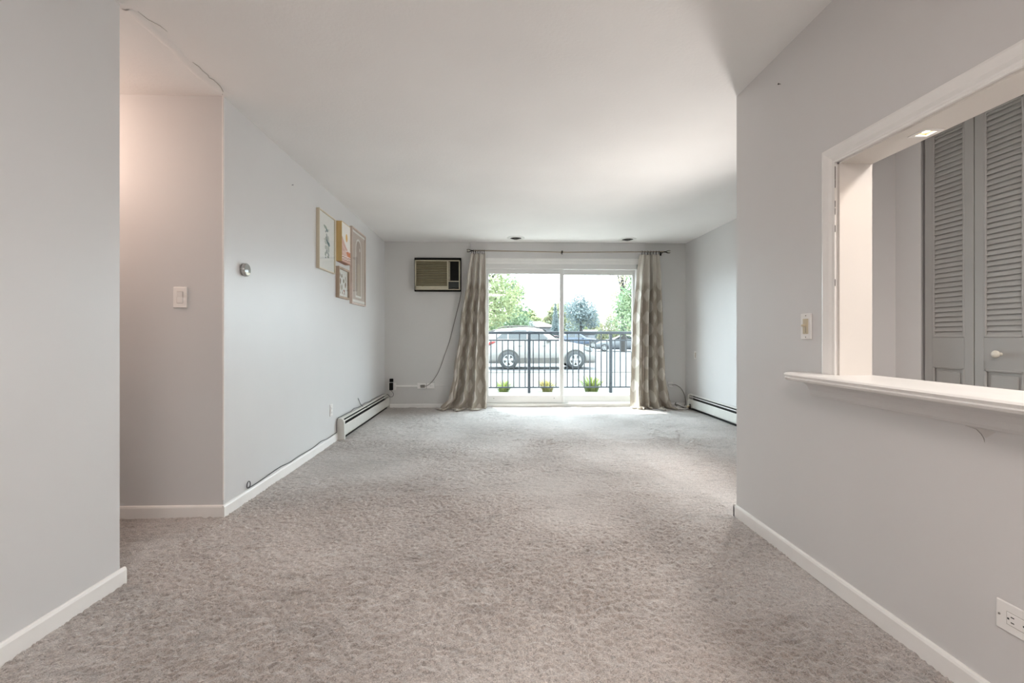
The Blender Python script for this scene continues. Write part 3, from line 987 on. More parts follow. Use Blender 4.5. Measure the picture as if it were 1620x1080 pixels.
# ------------------------------------------------------------------ curtain rod and curtains
rod_y = YB - .105; rod_z = 2.285
e = thing('curtain_rod', 'thin metal curtain rod across the patio door with pronged ball finials', 'curtain rod', (0.95, rod_y, rod_z))
q = MB()
npt = 30
q.tube([(-1.30 + 2.80 * i / npt, 0, .018 * (2 * abs(i / npt - .5)) - .010 + .004) for i in range(npt + 1)], .0085, 8)
q.build('rod', M['rod'], e)
for x in (-.005, ):
    q = MB(); q.box(x - .010, x + .010, .0, .083, -.010, -.001, bev=.002); q.box(x - .012, x + .012, -.012, .012, -.022, .016, bev=.004); q.lathe([(0, 0), (.010, .004), (.0, .014)], (x, 0, -.040), 'z', 8)
    q.build('bracket', M['bronze'], e)
for x in (-1.27, 1.49):
    q = MB(); q.box(x - .006, x + .006, .0, .105, -.004, .006); q.box(x - .012, x + .012, .098, .105, -.03, .03); q.build('bracket', M['bronze'], e)
for s, xe in ((-1, -1.30), (1, 1.50)):
    q = MB()
    q.tube([(xe, 0, .008), (xe + s * .03, 0, .008)], [.011, .007], 8)
    q.lathe([(.006, 0), (.012, .004), (.006, .010)], (xe + s * .028, 0, .008), 'x', 8)
    for a in range(4):
        t = a * PI / 2 + PI / 4
        q.tube([(xe + s * .03, 0, .008), (xe + s * .045, .016 * math.cos(t), .008 + .016 * math.sin(t)), (xe + s * .075, .026 * math.cos(t), .008 + .026 * math.sin(t)), (xe + s * .098, .018 * math.cos(t), .008 + .020 * math.sin(t))], [.005, .004, .003, .0015], 6)
    f = q.build('finial', M['bronze'], e)
    q = MB(); rr = .021
    q.lathe([(rr * math.sin(PI * i / 8), rr * math.cos(PI * i / 8)) for i in range(9)], (xe + s * .072, 0, .008), 'x', 12)
    q.build('finial_ball', M['finial'], f)

def curtain(label, edges, nf, seed, side):
    """edges: list of (z, x_left, x_right, depth amplitude, y centre) from top to floor"""
    rr = random.Random(seed)
    NU, NV = 150, 90
    zs = [a[0] for a in edges]
    ph = [rr.uniform(0, 6.28) for _ in range(6)]
    def ev(z, k):
        for i in range(len(edges) - 1):
            a, b = edges[i], edges[i + 1]
            if a[0] >= z >= b[0]:
                t = (a[0] - z) / (a[0] - b[0]); t = t * t * (3 - 2 * t) if i > 0 else t
                return a[k] * (1 - t) + b[k] * t
        return edges[-1][k]
    vs = []; uvs = []
    for j in range(NV + 1):
        v = j / NV
        z = zs[0] + (zs[-1] - zs[0]) * v
        xa, xb, amp, yc = ev(z, 1), ev(z, 2), ev(z, 3), ev(z, 4)
        low = max(0.0, 1 - z / 0.55)
        for i in range(NU + 1):
            u = i / NU
            w_ = 2 * PI * nf * (u + .020 * math.sin(2 * PI * u * 1.5 + ph[0] + v * 1.2))
            s = math.sin(w_ + ph[1])
            sharp = math.copysign(abs(s) ** 0.75, s)
            fold = sharp * (1 + .45 * math.sin(2 * PI * u * 2 + ph[2])) + .22 * math.sin(2.7 * w_ + ph[4] + 1.3 * v)
            # folds wander and merge towards the hem
            wob = .35 * math.sin(2 * PI * u * (nf * .5) + ph[3] + 1.6 * v)
            x = xa + (xb - xa) * (u + .028 * math.cos(w_ + ph[1]) * (1 - .5 * v))
            y = yc - amp * (fold + wob * v)
            zz = z
            if low > 0:
                zz += .020 * low * math.sin(2 * PI * u * nf * .8 + ph[4])
                y -= low * low * (.075 + .05 * math.sin(2 * PI * u * 2.2 + ph[5]))
            vs.append((x, y, max(zz, .012)))
            uvs.append((u * .62 + .05 * seed, z))
    # puddle: extra rows lying on the carpet
    NP = 16
    row0 = NV * (NU + 1)
    for j in range(1, NP + 1):
        t = j / NP
        for i in range(NU + 1):
            u = i / NU
            bx, by, bz = vs[row0 + i]
            bul = math.sin(PI * min(1, t * 1.0))
            out = .12 * (.7 + .5 * math.sin(2 * PI * u * 3.1 + ph[2])) * math.sin(PI * t * .62)
            x = bx + side * .05 * t * (1 - u if side < 0 else u) + .010 * math.sin(2 * PI * u * 9 + 5 * t)
            y = by - out
            zz = .012 + .030 * bul * (.6 + .4 * math.sin(2 * PI * u * nf + ph[1])) * (1 - t * .3) + .006 * math.sin(9 * t + 20 * u)
            vs.append((x, y, max(zz, .007)))
            uvs.append((u * .62 + .05 * seed, -.02 - .14 * t))
    R_ = NV + NP
    fs = [(j * (NU + 1) + i, j * (NU + 1) + i + 1, (j + 1) * (NU + 1) + i + 1, (j + 1) * (NU + 1) + i) for j in range(R_) for i in range(NU)]
    x0 = (edges[0][1] + edges[0][2]) / 2
    e = thing('curtain', label, 'curtain', (x0, rod_y, 0), group=None)
    m_ = MB(); m_.add([(a - x0, b - rod_y, c) for a, b, c in vs], fs, None, True)
    o = m_.build('curtain_panel', M['curtain'], e)
    ul = o.data.uv_layers.new(name='UVMap')
    li = np.zeros(len(o.data.loops), dtype=np.int32); o.data.loops.foreach_get('vertex_index', li)
    ul.data.foreach_set('uv', np.array(uvs, dtype=np.float32)[li].ravel())
    md = o.modifiers.new('thickness', 'SOLIDIFY'); md.thickness = .0022
    nr = 7
    for i in range(nr):
        u = (i + .5) / nr
        x = edges[0][1] + (edges[0][2] - edges[0][1]) * u
        rg = MB()
        R1 = .0165
        tilt = rr.uniform(-.5, .5)
        rg.tube([(x - x0 + R1 * math.sin(a) * math.sin(tilt) * .5, R1 * math.sin(a), rod_z + .006 - R1 * .1 + R1 * math.cos(a)) for a in [k * 2 * PI / 14 for k in range(15)]], .0032, 6)
        rg.box(x - x0 - .0035, x - x0 + .0035, -.004, .004, rod_z - .038, rod_z - .013)
        rg.build('ring', M['bronze'], e)
    return e
yc = YB - .135
curtain('beige diamond-patterned curtain gathered at the left of the patio door, hem pooled on the carpet',
        [(2.255, -.392, -.178, .022, rod_y), (1.95, -.445, -.166, .042, yc), (1.2, -.545, -.172, .055, yc), (.5, -.640, -.172, .060, yc), (.16, -.705, -.158, .062, yc), (.02, -.830, -.160, .060, yc)], 3.4, 1, -1)
curtain('beige diamond-patterned curtain gathered at the right of the patio door, hem pooled on the carpet',
        [(2.255, 2.105, 2.400, .024, rod_y), (1.95, 2.055, 2.425, .044, yc), (1.2, 2.005, 2.450, .058, yc), (.5, 1.985, 2.485, .062, yc), (.16, 1.955, 2.52, .066, yc), (.02, 1.945, 2.545, .066, yc)], 4.3, 3, 1)

# ------------------------------------------------------------------ recessed ceiling lights
for (x, y, lab) in ((.259, 6.43, 'left of the two unlit recessed ceiling lights above the patio door'), (1.862, 6.46, 'right of the two unlit recessed ceiling lights above the patio door')):
    e = thing('recessed_light', lab, 'light', (x, y, CEIL))
    q = MB(); q.lathe([(.080, -.004), (.085, -.010), (.120, -.008), (.126, -.002), (.126, .001)], (0, 0, 0), 'z', 32); q.build('trim_ring', M['ceil_trim'], e)
    q = MB(); q.lathe([(.080, -.004), (.075, -.001), (.060, -.0005), (0, -.0005)], (0, 0, 0), 'z', 32); q.build('baffle', M['dark'], e)
    q = MB(); q.lathe([(0, -.022), (.030, -.021), (.050, -.014), (.056, -.001)], (0, 0, 0), 'z', 24); q.build('bulb', M['dark'], e)

# unseen fixtures made up for the added dining and foyer fill
for (nm, lab, x, y, R_) in (('added_ceiling_fill', 'added round flush fill light of the dining area, behind the viewpoint', -.15, -.7, .34), ('added_ceiling_fill', 'added small flush fill light of the foyer', 2.1, .6, .16)):
    e = thing(nm, lab, 'light', (x, y, CEIL))
    q = MB(); q.lathe([(R_, 0), (R_, -.03), (R_ - .02, -.04)], (0, 0, 0), 'z', 32); q.build('fixture_rim', M['ceil_trim'], e)
    q = MB(); q.lathe([(R_ - .02, -.04), (R_ * .6, -.055), (0, -.06)], (0, 0, 0), 'z', 32); q.build('diffuser', M['fill_disc'], e)

# unseen lamp added to brighten the room, its cone shade turned to the left wall
LX, LY, LZ = 2.46, 3.75, 1.02
e = thing('added_fill_lamp', 'added fill lamp with a bronze cone shade, out of view in the alcove behind the near right wall', 'lamp', (LX, LY, 0))
q = MB(); q.lathe([(0, .045), (.03, .042), (.13, .034), (.15, .022), (.15, .012), (0, .012)], (0, 0, 0), 'z', 28); q.build('base', M['bronze'], e)
q = MB(); q.tube([(0, 0, .04), (0, 0, LZ - .04)], .012, 10); q.build('pole', M['bronze'], e)
q = MB(); q.lathe([(0, .05), (.035, .05), (.05, .02), (.12, -.06), (.123, -.06), (.122, -.064), (.046, .018), (0, .046)], (0, 0, LZ), 'x', 28); q.build('shade', M['bronze'], e)
lamp('added_fill_lamp_spot', 'SPOT', 58, (1.0, 0.95, 0.90), (LX - .20, LY, LZ), size=.13, look=(-1, -.22, .12), spot=math.radians(172)).data.spot_blend = 0.9

# ------------------------------------------------------------------ framed pictures on the left wall
def frame_parts(e, w_, h_, d, fw, mt, side_mt=None):
    q = MB()
    q.box(-w_ / 2, w_ / 2, -d, 0, -h_ / 2, -h_ / 2 + fw, bev=.0015); q.box(-w_ / 2, w_ / 2, -d, 0, h_ / 2 - fw, h_ / 2, bev=.0015)
    q.box(-w_ / 2, -w_ / 2 + fw, -d, 0, -h_ / 2 + fw, h_ / 2 - fw, bev=.0015); q.box(w_ / 2 - fw, w_ / 2, -d, 0, -h_ / 2 + fw, h_ / 2 - fw, bev=.0015)
    return q.build('frame', mt, e)
def picture(label, y0, y1, z0, z1, mt, d, fw, name='picture_frame'):
    ym = (y0 + y1) / 2
    e = wall_empty(name, label, 'picture', XL(ym), ym, (z0 + z1) / 2, R_LEFT)
    w_, h_ = y1 - y0, z1 - z0
    frame_parts(e, w_, h_, d, fw, mt)
    return e, w_, h_
def blob(q, cx_, cz_, rx, rz_, y, mt, rot=0, n=10, jag=.15, rr=random):
    pts = []
    for i in range(n):
        a = 2 * PI * i / n
        k = 1 + rr.uniform(-jag, jag)
        px, pz = rx * k * math.cos(a), rz_ * k * math.sin(a)
        pts.append((cx_ + px * math.cos(rot) - pz * math.sin(rot), y, cz_ + px * math.sin(rot) + pz * math.cos(rot)))
    q.poly(pts, mt)
cm = lambda n, c: mat('print_' + n, c, .6)
teal, sage, pale, greyb = cm('teal', (.10, .20, .21)), cm('sage', (.30, .36, .30)), cm('pale', (.52, .56, .52)), cm('grey', (.34, .38, .38))

def cover(e, w_, h_, d, fw):
    q = MB(); q.box(-w_ / 2 + fw, w_ / 2 - fw, -d + .004, -d + .006, -h_ / 2 + fw, h_ / 2 - fw); q.build('glazing', M['clear'], e)

e, w_, h_ = picture('pale wood framed print of blue-green brush marks, leftmost on the left wall', 4.100, 4.525, 1.658, 2.194, M['wood_pale'], .030, .010)
q = MB(); d = .018
q.box(-w_ / 2 + .009, w_ / 2 - .009, -d, -.002, -h_ / 2 + .009, h_ / 2 - .009, M['paper'])
y = -d - .0006
for (cx_, cz_, rx, rz_, mt, ro) in [(-.03, .135, .045, .016, sage, -.2), (.01, .115, .030, .014, teal, -.3), (.05, .125, .012, .012, pale, 0), (-.02, .10, .02, .010, greyb, .4),
                                    (.005, .055, .018, .038, greyb, .5), (.045, .045, .014, .030, pale, .3), (-.02, .03, .014, .022, sage, .2), (-.045, .02, .03, .008, pale, 0),
                                    (.03, .000, .050, .016, teal, -.5), (.055, -.010, .026, .020, teal, -.2), (-.03, -.005, .030, .014, pale, -.3),
                                    (-.02, -.050, .035, .020, pale, .1), (.045, -.055, .028, .034, pale, .2), (.0, -.085, .022, .02, greyb, .5), (.045, -.105, .024, .014, greyb, -.5),
                                    (-.035, -.115, .016, .022, sage, .3), (.035, -.130, .022, .010, sage, 0), (-.03, -.145, .012, .008, teal, 0)]:
    blob(q, cx_, cz_, rx, rz_, y, mt, ro); y -= .00005
q.build('print', None, e)
cover(e, w_, h_, .030, .010)

e = wall_empty('desert_canvas', 'deep golden-wood boxed picture of an orange sun over pink desert hills', 'picture', XL(4.77), 4.77, 2.008, R_LEFT)
w_, h_, d = .285, .405, .056
q = MB()
q.box(-w_ / 2, -w_ / 2 + .006, -d, 0, -h_ / 2, h_ / 2); q.box(w_ / 2 - .006, w_ / 2, -d, 0, -h_ / 2, h_ / 2)
q.box(-w_ / 2 + .006, w_ / 2 - .006, -d, 0, h_ / 2 - .006, h_ / 2)
q.build('frame', M['wood_gold'], e)
q = MB(); q.box(-w_ / 2 + .001, w_ / 2 - .001, -d, 0, -h_ / 2, -h_ / 2 + .006); q.build('bottom_edge', M['wood_red'], e)
q = MB(); d2 = d - .001
hw_, hh_ = w_ / 2 - .005, h_ / 2 - .005
cream = cm('cream', (.80, .77, .72)); pink = cm('pink', (.62, .40, .33)); rust = cm('rust', (.58, .20, .09)); sun_c = cm('sun', (.70, .43, .12)); rose = cm('rose', (.68, .50, .44)); white = cm('white', (.85, .83, .80)); ink = cm('ink', (.20, .16, .17))
q.box(-hw_, hw_, -d2, -.004, -hh_, hh_, cream)
def hill(pts, mt, y): q.poly([(a, y, b) for a, b in pts] , mt)
y = -d2 - .0006
blob(q, .015, .060, .030, .042, y, sun_c, 0, 24, 0)
hill([(-hw_, -.02), (-.08, -.035), (-.03, -.060), (hw_, -.070), (hw_, -hh_), (-hw_, -hh_)][::-1], rose, y - .0003)
hill([(-hw_, .055), (-.12, .05), (-.06, .0), (0, -.04), (.05, -.06), (-hw_, -.10)][::-1], pink, y - .0006)
hill([(.0, -.09), (.05, -.075), (.10, -.085), (hw_, -.07), (hw_, -.13), (.04, -.125)][::-1], rust, y - .0009)
hill([(-hw_, -.10), (-.08, -.125), (0, -.15), (.07, -.13), (hw_, -.14), (hw_, -hh_), (-hw_, -hh_)][::-1], pink, y - .0012)
def stroke(pts, wd, mt, yy):
    for i in range(len(pts) - 1):
        (a, b), (c, d_) = pts[i], pts[i + 1]
        q.poly([(a, yy, b - wd), (c, yy, d_ - wd), (c, yy, d_ + wd), (a, yy, b + wd)], mt)
stroke([(-hw_, .055), (-.11, .045), (-.06, .0), (0, -.04), (.06, -.06), (hw_, -.07)], .002, white, y - .0016)
stroke([(-hw_, -.03), (-.07, -.06), (.0, -.085), (.05, -.070), (hw_, -.065)], .002, white, y - .0017)
for k_, (mt) in enumerate((white, ink, white, ink)):
    z_ = -.135 - k_ * .012
    stroke([(-hw_, z_ - .012), (-.09, z_), (-.05, z_ - .012), (-.01, z_ + .002), (.04, z_ - .008), (.08, z_ + .006), (hw_, z_ + .002)], .0026 if mt is white else .0018, mt, y - .002 - k_ * .0001)
q.build('canvas', None, e)

e, w_, h_ = picture('small brown wood framed botanical print below the desert picture', 4.615, 4.965, 1.440, 1.755, M['wood_brown'], .036, .020)
q = MB(); d = .014
q.box(-w_ / 2 + .018, w_ / 2 - .018, -d, -.002, -h_ / 2 + .018, h_ / 2 - .018, M['paper'])
bc = [cm('leaf_brown', (.22, .15, .10)), cm('leaf_olive', (.26, .25, .17)), cm('leaf_rust', (.40, .17, .10)), cm('leaf_grey', (.32, .28, .22))]
spots = [(-.085, .085, .012, .022, 0), (-.03, .075, .022, .020, 3), (-.075, .02, .016, .036, 0), (.03, .03, .022, .026, 1), (.095, .055, .010, .030, 3), (.085, -.01, .018, .034, 0),
         (-.03, -.045, .018, .030, 1), (-.085, -.055, .008, .030, 3), (.045, -.075, .026, .014, 2), (-.015, -.095, .010, .018, 0), (.06, -.100, .014, .016, 3), (.02, -.105, .006, .016, 2), (-.08, -.10, .008, .012, 1)]
for i, (a, b, rx, rz_, c) in enumerate(spots):
    blob(q, a, b, rx, rz_, -d - .0006, bc[c], random.uniform(-.4, .4), 9, .2)
q.build('print', None, e)
cover(e, w_, h_, .036, .020)

e, w_, h_ = picture('tall pinkish-taupe framed print of a white arch, rightmost on the left wall', 5.070, 5.620, 1.410, 2.268, mat('taupe_frame', (.62, .51, .45), .5, var=.08, vscale=12), .030, .016)
taupe = cm('taupe', (.56, .47, .42)); taupe2 = cm('taupe_dark', (.44, .35, .30)); blush = cm('blush', (.52, .42, .38)); sand = cm('sand', (.50, .42, .33))
q = MB(); d = .018
hw_, hh_ = w_ / 2 - .014, h_ / 2 - .014
q.box(-hw_, hw_, -d, -.002, -hh_, hh_, taupe)
y = -d - .0006
q.poly([(-hw_, y, hh_ - .035), (hw_, y, hh_ - .035), (hw_, y, hh_ - .015), (-hw_, y, hh_ - .015)], white)
q.poly([(-hw_, y, -hh_ + .012), (hw_, y, -hh_ + .012), (hw_, y, -hh_ + .042), (-hw_, y, -hh_ + .042)], white)
def arch(wd, top_, bot_, mt, yy):
    pts = [(-wd, yy, bot_), (wd, yy, bot_)]
    for i in range(17):
        a = PI * i / 16
        pts.append((wd * math.cos(a), yy, top_ - wd * 1.0 + wd * 1.0 * math.sin(a)))
    q.poly(pts, mt)
arch(.118, .335, -.345, white, y - .0004)
arch(.096, .312, -.322, taupe2, y - .0008)
arch(.060, .06, -.322, sand, y - .0012)
blob(q, .045, .215, .016, .022, y - .0014, white, 0, 16, 0)
q.build('print', None, e)
cover(e, w_, h_, .030, .016)

# ------------------------------------------------------------------ louvered closet doors
cd = struct(bpy.data.objects.new('door_2', None), 'grey bifold closet doors with louvered upper panels, seen through the pass-through', 'closet door')
COL.objects.link(cd); cd.location = (2.75, 2.846, 0); cd.rotation_euler = (0, 0, R_RIGHT)
# local x runs toward the viewer along the closet (world -y), local -y = out toward the foyer (world -x), thickness to +y
PW = .3035
slat_me = None
for k in range(4):
    lf = bpy.data.objects.new('door_leaf', None); COL.objects.link(lf); lf.parent = cd; lf.location = (k * (PW + .0015), 0, 0)
    a, b = .0015, PW - .0015
    st = .052
    q = MB(); Tt = .028
    q.box(a, a + st, 0, Tt, .015, 2.405, bev=.002); q.box(b - st, b, 0, Tt, .015, 2.405, bev=.002)
    for (z0, z1) in ((.015, .16), (.862, 1.040), (2.315, 2.405)):
        q.box(a + st, b - st, .0005, Tt, z0, z1)
    # sticking around both panels
    for (z0, z1) in ((.16, .862), (1.040, 2.315)):
        mo = .012
        q.box(a + st, b - st, -.002, .010, z0, z0 + mo, bev=.003); q.box(a + st, b - st, -.002, .010, z1 - mo, z1, bev=.003)
        q.box(a + st - .002, a + st + mo, -.002, .010, z0, z1, bev=.003); q.box(b - st - mo, b - st + .002, -.002, .010, z0, z1, bev=.003)
    fr_ = q.build('stile_frame', M['closet'], lf)
    q = MB(); q.box(a + st + .012, b - st - .012, .010, .018, .172, .850); q.box(a + st + .030, b - st - .030, .003, .012, .190, .832, bev=.006); q.build('lower_panel', M['closet'], lf)
    if slat_me is None:
        q = MB(); q.prism([(.001, 0), (.004, -.003), (.016, .031), (.013, .034)], 'x', a + st + .008, b - st - .008)
        so = q.build('slat', M['closet'], lf); slat_me = so.data; so.location = (0, 0, 1.049)
        first = True
    n_ = 42
    for i in range(n_):
        if k == 0 and i == 0: continue
        o = bpy.data.objects.new('slat', slat_me); COL.objects.link(o); o.parent = lf; o.location = (0, 0, 1.049 + i * .0302)
    if k in (1, 2):
        q = MB(); q.lathe([(.010, 0), (.009, -.010), (.011, -.018), (.0195, -.024), (.021, -.032), (.016, -.039), (0, -.041)], (PW / 2 - .012 if k == 1 else PW / 2, 0, .95), 'y', 20)
        q.build('knob', M['knob'], lf)
struct(MB().box(2.775, 2.90, 2.876, 3.06, -.02, CEIL).build('wall_closet_side', M['wall']), 'narrow wall piece between the closet doors and the return wall', 'wall')
struct(MB().box(2.752, 2.90, 2.874, 3.06, -.02, CEIL).build('trim_6', M['wall']), 'flat painted jamb at the left of the closet doors', 'jamb')
struct(MB().box(2.745, 2.90, -2.6, 1.628, -.02, CEIL).build('wall_foyer', M['wall']), 'foyer wall past the closet doors', 'wall')
struct(MB().box(2.78, 2.82, 1.62, 2.86, CEIL - .032, CEIL).build('trim_7', M['closet']), 'track above the closet doors', 'trim')

# ------------------------------------------------------------------ outdoors: ground
def ground(name, x0, x1, y0, y1, z, mt, label, t=.08, cat='ground'):
    return struct(MB().box(x0, x1, y0, y1, z - t, z).build(name, mt), label, cat)
ground('patio_slab', -5, 7, YB + .2, 8.62, -.012, M['patio'], 'pale concrete patio slab outside the door', .3, 'patio')
ground('lawn', -12, 16, 8.62, 9.15, -.06, M['grass'], 'thin green grass strip behind the railing', .4, 'lawn')
ground('sidewalk', -20, 30, 9.15, 15.6, -.19, M['concrete'], 'sunlit concrete walk between the grass and the parked car', .2, 'sidewalk')
ground('parking_lot', -160, 200, 15.6, 170, -.262, M['asphalt'], 'sun-bleached parking lot', .2, 'parking lot')
q = MB(); q.box(-20, 30, 15.45, 15.6, -.262, -.17, bev=.01); struct(q.build('curb', M['curb']), 'dark curb edge along the parking lot', 'curb')

# railing
RY = 8.50
e = thing('patio_railing', 'dark metal railing with thin pickets around the patio', 'railing', (0, RY, 0))
q = MB(); q.box(-2.6, 5.4, -.025, .025, 1.09, 1.142, bev=.006); q.build('top_rail', M['rail'], e)
q = MB(); q.box(-2.6, 5.4, -.012, .012, .962, .988); q.build('middle_rail', M['rail'], e)
q = MB(); q.box(-2.6, 5.4, -.012, .012, .082, .108); q.build('bottom_rail', M['rail'], e)
pm = MB().box(-.026, .026, -.026, .026, -.012, 1.09).build('post', M['rail'], e)
short = MB().box(-.0095, .0095, -.0095, .0095, .10, .97).build('picket', M['rail'], e)
tall = MB().box(-.0095, .0095, -.0095, .0095, .10, 1.10).build('picket', M['rail'], e)
fp = fs_ = ft = True
for kpost in range(-2, 4):
    xp = .591 + kpost * 1.537
    if fp: pm.location = (xp, 0, 0); fp = False
    else:
        o = pm.copy(); COL.objects.link(o); o.parent = e; o.location = (xp, 0, 0)
    if kpost == 3: break
    for i in range(14):
        x = xp + .077 + i * .1067
        tl = i in (1, 6, 8, 12)
        src = tall if tl else short
        if (tl and ft) or (not tl and fs_):
            src.location = (x, 0, 0)
            if tl: ft = False
            else: fs_ = False
        else:
            o = src.copy(); COL.objects.link(o); o.parent = e; o.location = (x, 0, 0)

# grass clumps
def clump(x, y, z, h, spread, n, mt, label):
    e = thing('grass_clump', label, 'plant', (x, y, z))
    vs = []; fs = []
    for i in range(n):
        a = random.uniform(0, 2 * PI); r0 = random.uniform(0, spread * .45)
        ln_ = h * random.uniform(.55, 1.05); lean = spread * random.uniform(.2, 1.35)
        bx, by = r0 * math.cos(a), r0 * math.sin(a)
        w0 = random.uniform(.008, .015)
        px, py = -math.sin(a) * w0, math.cos(a) * w0
        b0 = len(vs)
        for (t, ww) in ((0, 1), (.4, .9), (.75, .6), (1, .1)):
            dx = lean * (.35 * t + .65 * t * t)
            cx_, cy_ = bx + dx * math.cos(a), by + dx * math.sin(a)
            cz_ = ln_ * (t - .25 * t * t)
            vs += [(cx_ - px * ww, cy_ - py * ww, cz_), (cx_ + px * ww, cy_ + py * ww, cz_)]
        for k in range(3):
            fs.append((b0 + 2 * k, b0 + 2 * k + 1, b0 + 2 * k + 3, b0 + 2 * k + 2))
    m_ = MB(); m_.add(vs, fs); o = m_.build('blades', mt, e); o['kind'] = 'stuff'
    return e
clump(.12, 8.95, -.06, .34, .24, 130, M['blade'], 'bushy green grass clump behind the railing, leftmost')
clump(.98, 8.95, -.06, .36, .22, 120, M['blade_dry'], 'yellowing grass clump behind the railing near the door mullion')
clump(1.86, 8.95, -.06, .46, .27, 170, M['blade'], 'largest green grass clump behind the railing, seen in the right pane')

# ------------------------------------------------------------------ cars
def car_body(st, zb=.24):
    """st: stations (x, z_belt, z_roof, half width, roof half width)"""
    vs = []; fs = []
    K = 12
    for (x, zs_, zr, hw_, rw) in st:
        ringp = [(-hw_ * .90, zb), (-hw_, zb + .16), (-hw_ * 1.0, zb + .40), (-hw_ * .975, zs_), (-rw, zr - .05), (-rw * .82, zr)]
        ringp = ringp + [(-a, b) for a, b in ringp[::-1]]
        vs += [(x, a, b) for a, b in ringp]
    for s in range(len(st) - 1):
        for i in range(K):
            j = (i + 1) % K
            fs.append((s * K + i, (s + 1) * K + i, (s + 1) * K + j, s * K + j))
    fs.append(tuple(range(K))); fs.append(tuple(range((len(st) - 1) * K, len(st) * K))[::-1])
    m_ = MB(); m_.add(vs, fs, None, True)
    return m_
def wheel_parts(e, x, y, R_, s, spokes=5):
    t = MB()
    t.lathe([(R_ * .62, -.105 * s), (R_ * .94, -.11 * s), (R_, -.08 * s), (R_, .09 * s), (R_ * .6, .10 * s)], (x, y, R_), 'y', 28)
    w_ = t.build('wheel', M['tyre'], e)
    r_ = MB()
    r_.lathe([(R_ * .64, -.108 * s), (R_ * .60, -.115 * s), (R_ * .56, -.10 * s), (R_ * .55, -.03 * s)], (x, y, R_), 'y', 28)
    r_.lathe([(0, -.112 * s), (R_ * .13, -.110 * s), (R_ * .15, -.08 * s)], (x, y, R_), 'y', 14)
    for k in range(spokes):
        a = 2 * PI * k / spokes + PI / 2
        ca, sa = math.cos(a), math.sin(a)
        w1, w2 = R_ * .11, R_ * .17
        def P(r0, o, yy): return (x + r0 * ca - o * sa, y + yy * s, R_ + r0 * sa + o * ca)
        r0, r1 = R_ * .08, R_ * .60
        r_.add([P(r0, -w1, -.105), P(r0, w1, -.105), P(r1, w2, -.105), P(r1, -w2, -.105), P(r0, -w1, -.075), P(r0, w1, -.075), P(r1, w2, -.075), P(r1, -w2, -.075)],
               [(0, 1, 2, 3), (4, 7, 6, 5), (0, 4, 5, 1), (1, 5, 6, 2), (2, 6, 7, 3), (3, 7, 4, 0)])
    r_.build('rim', M['rim'], w_)
    h = MB(); h.lathe([(R_ * .56, -.035 * s), (0, -.030 * s)], (x, y, R_), 'y', 24); h.build('brake_disc', M['cladding'], w_)

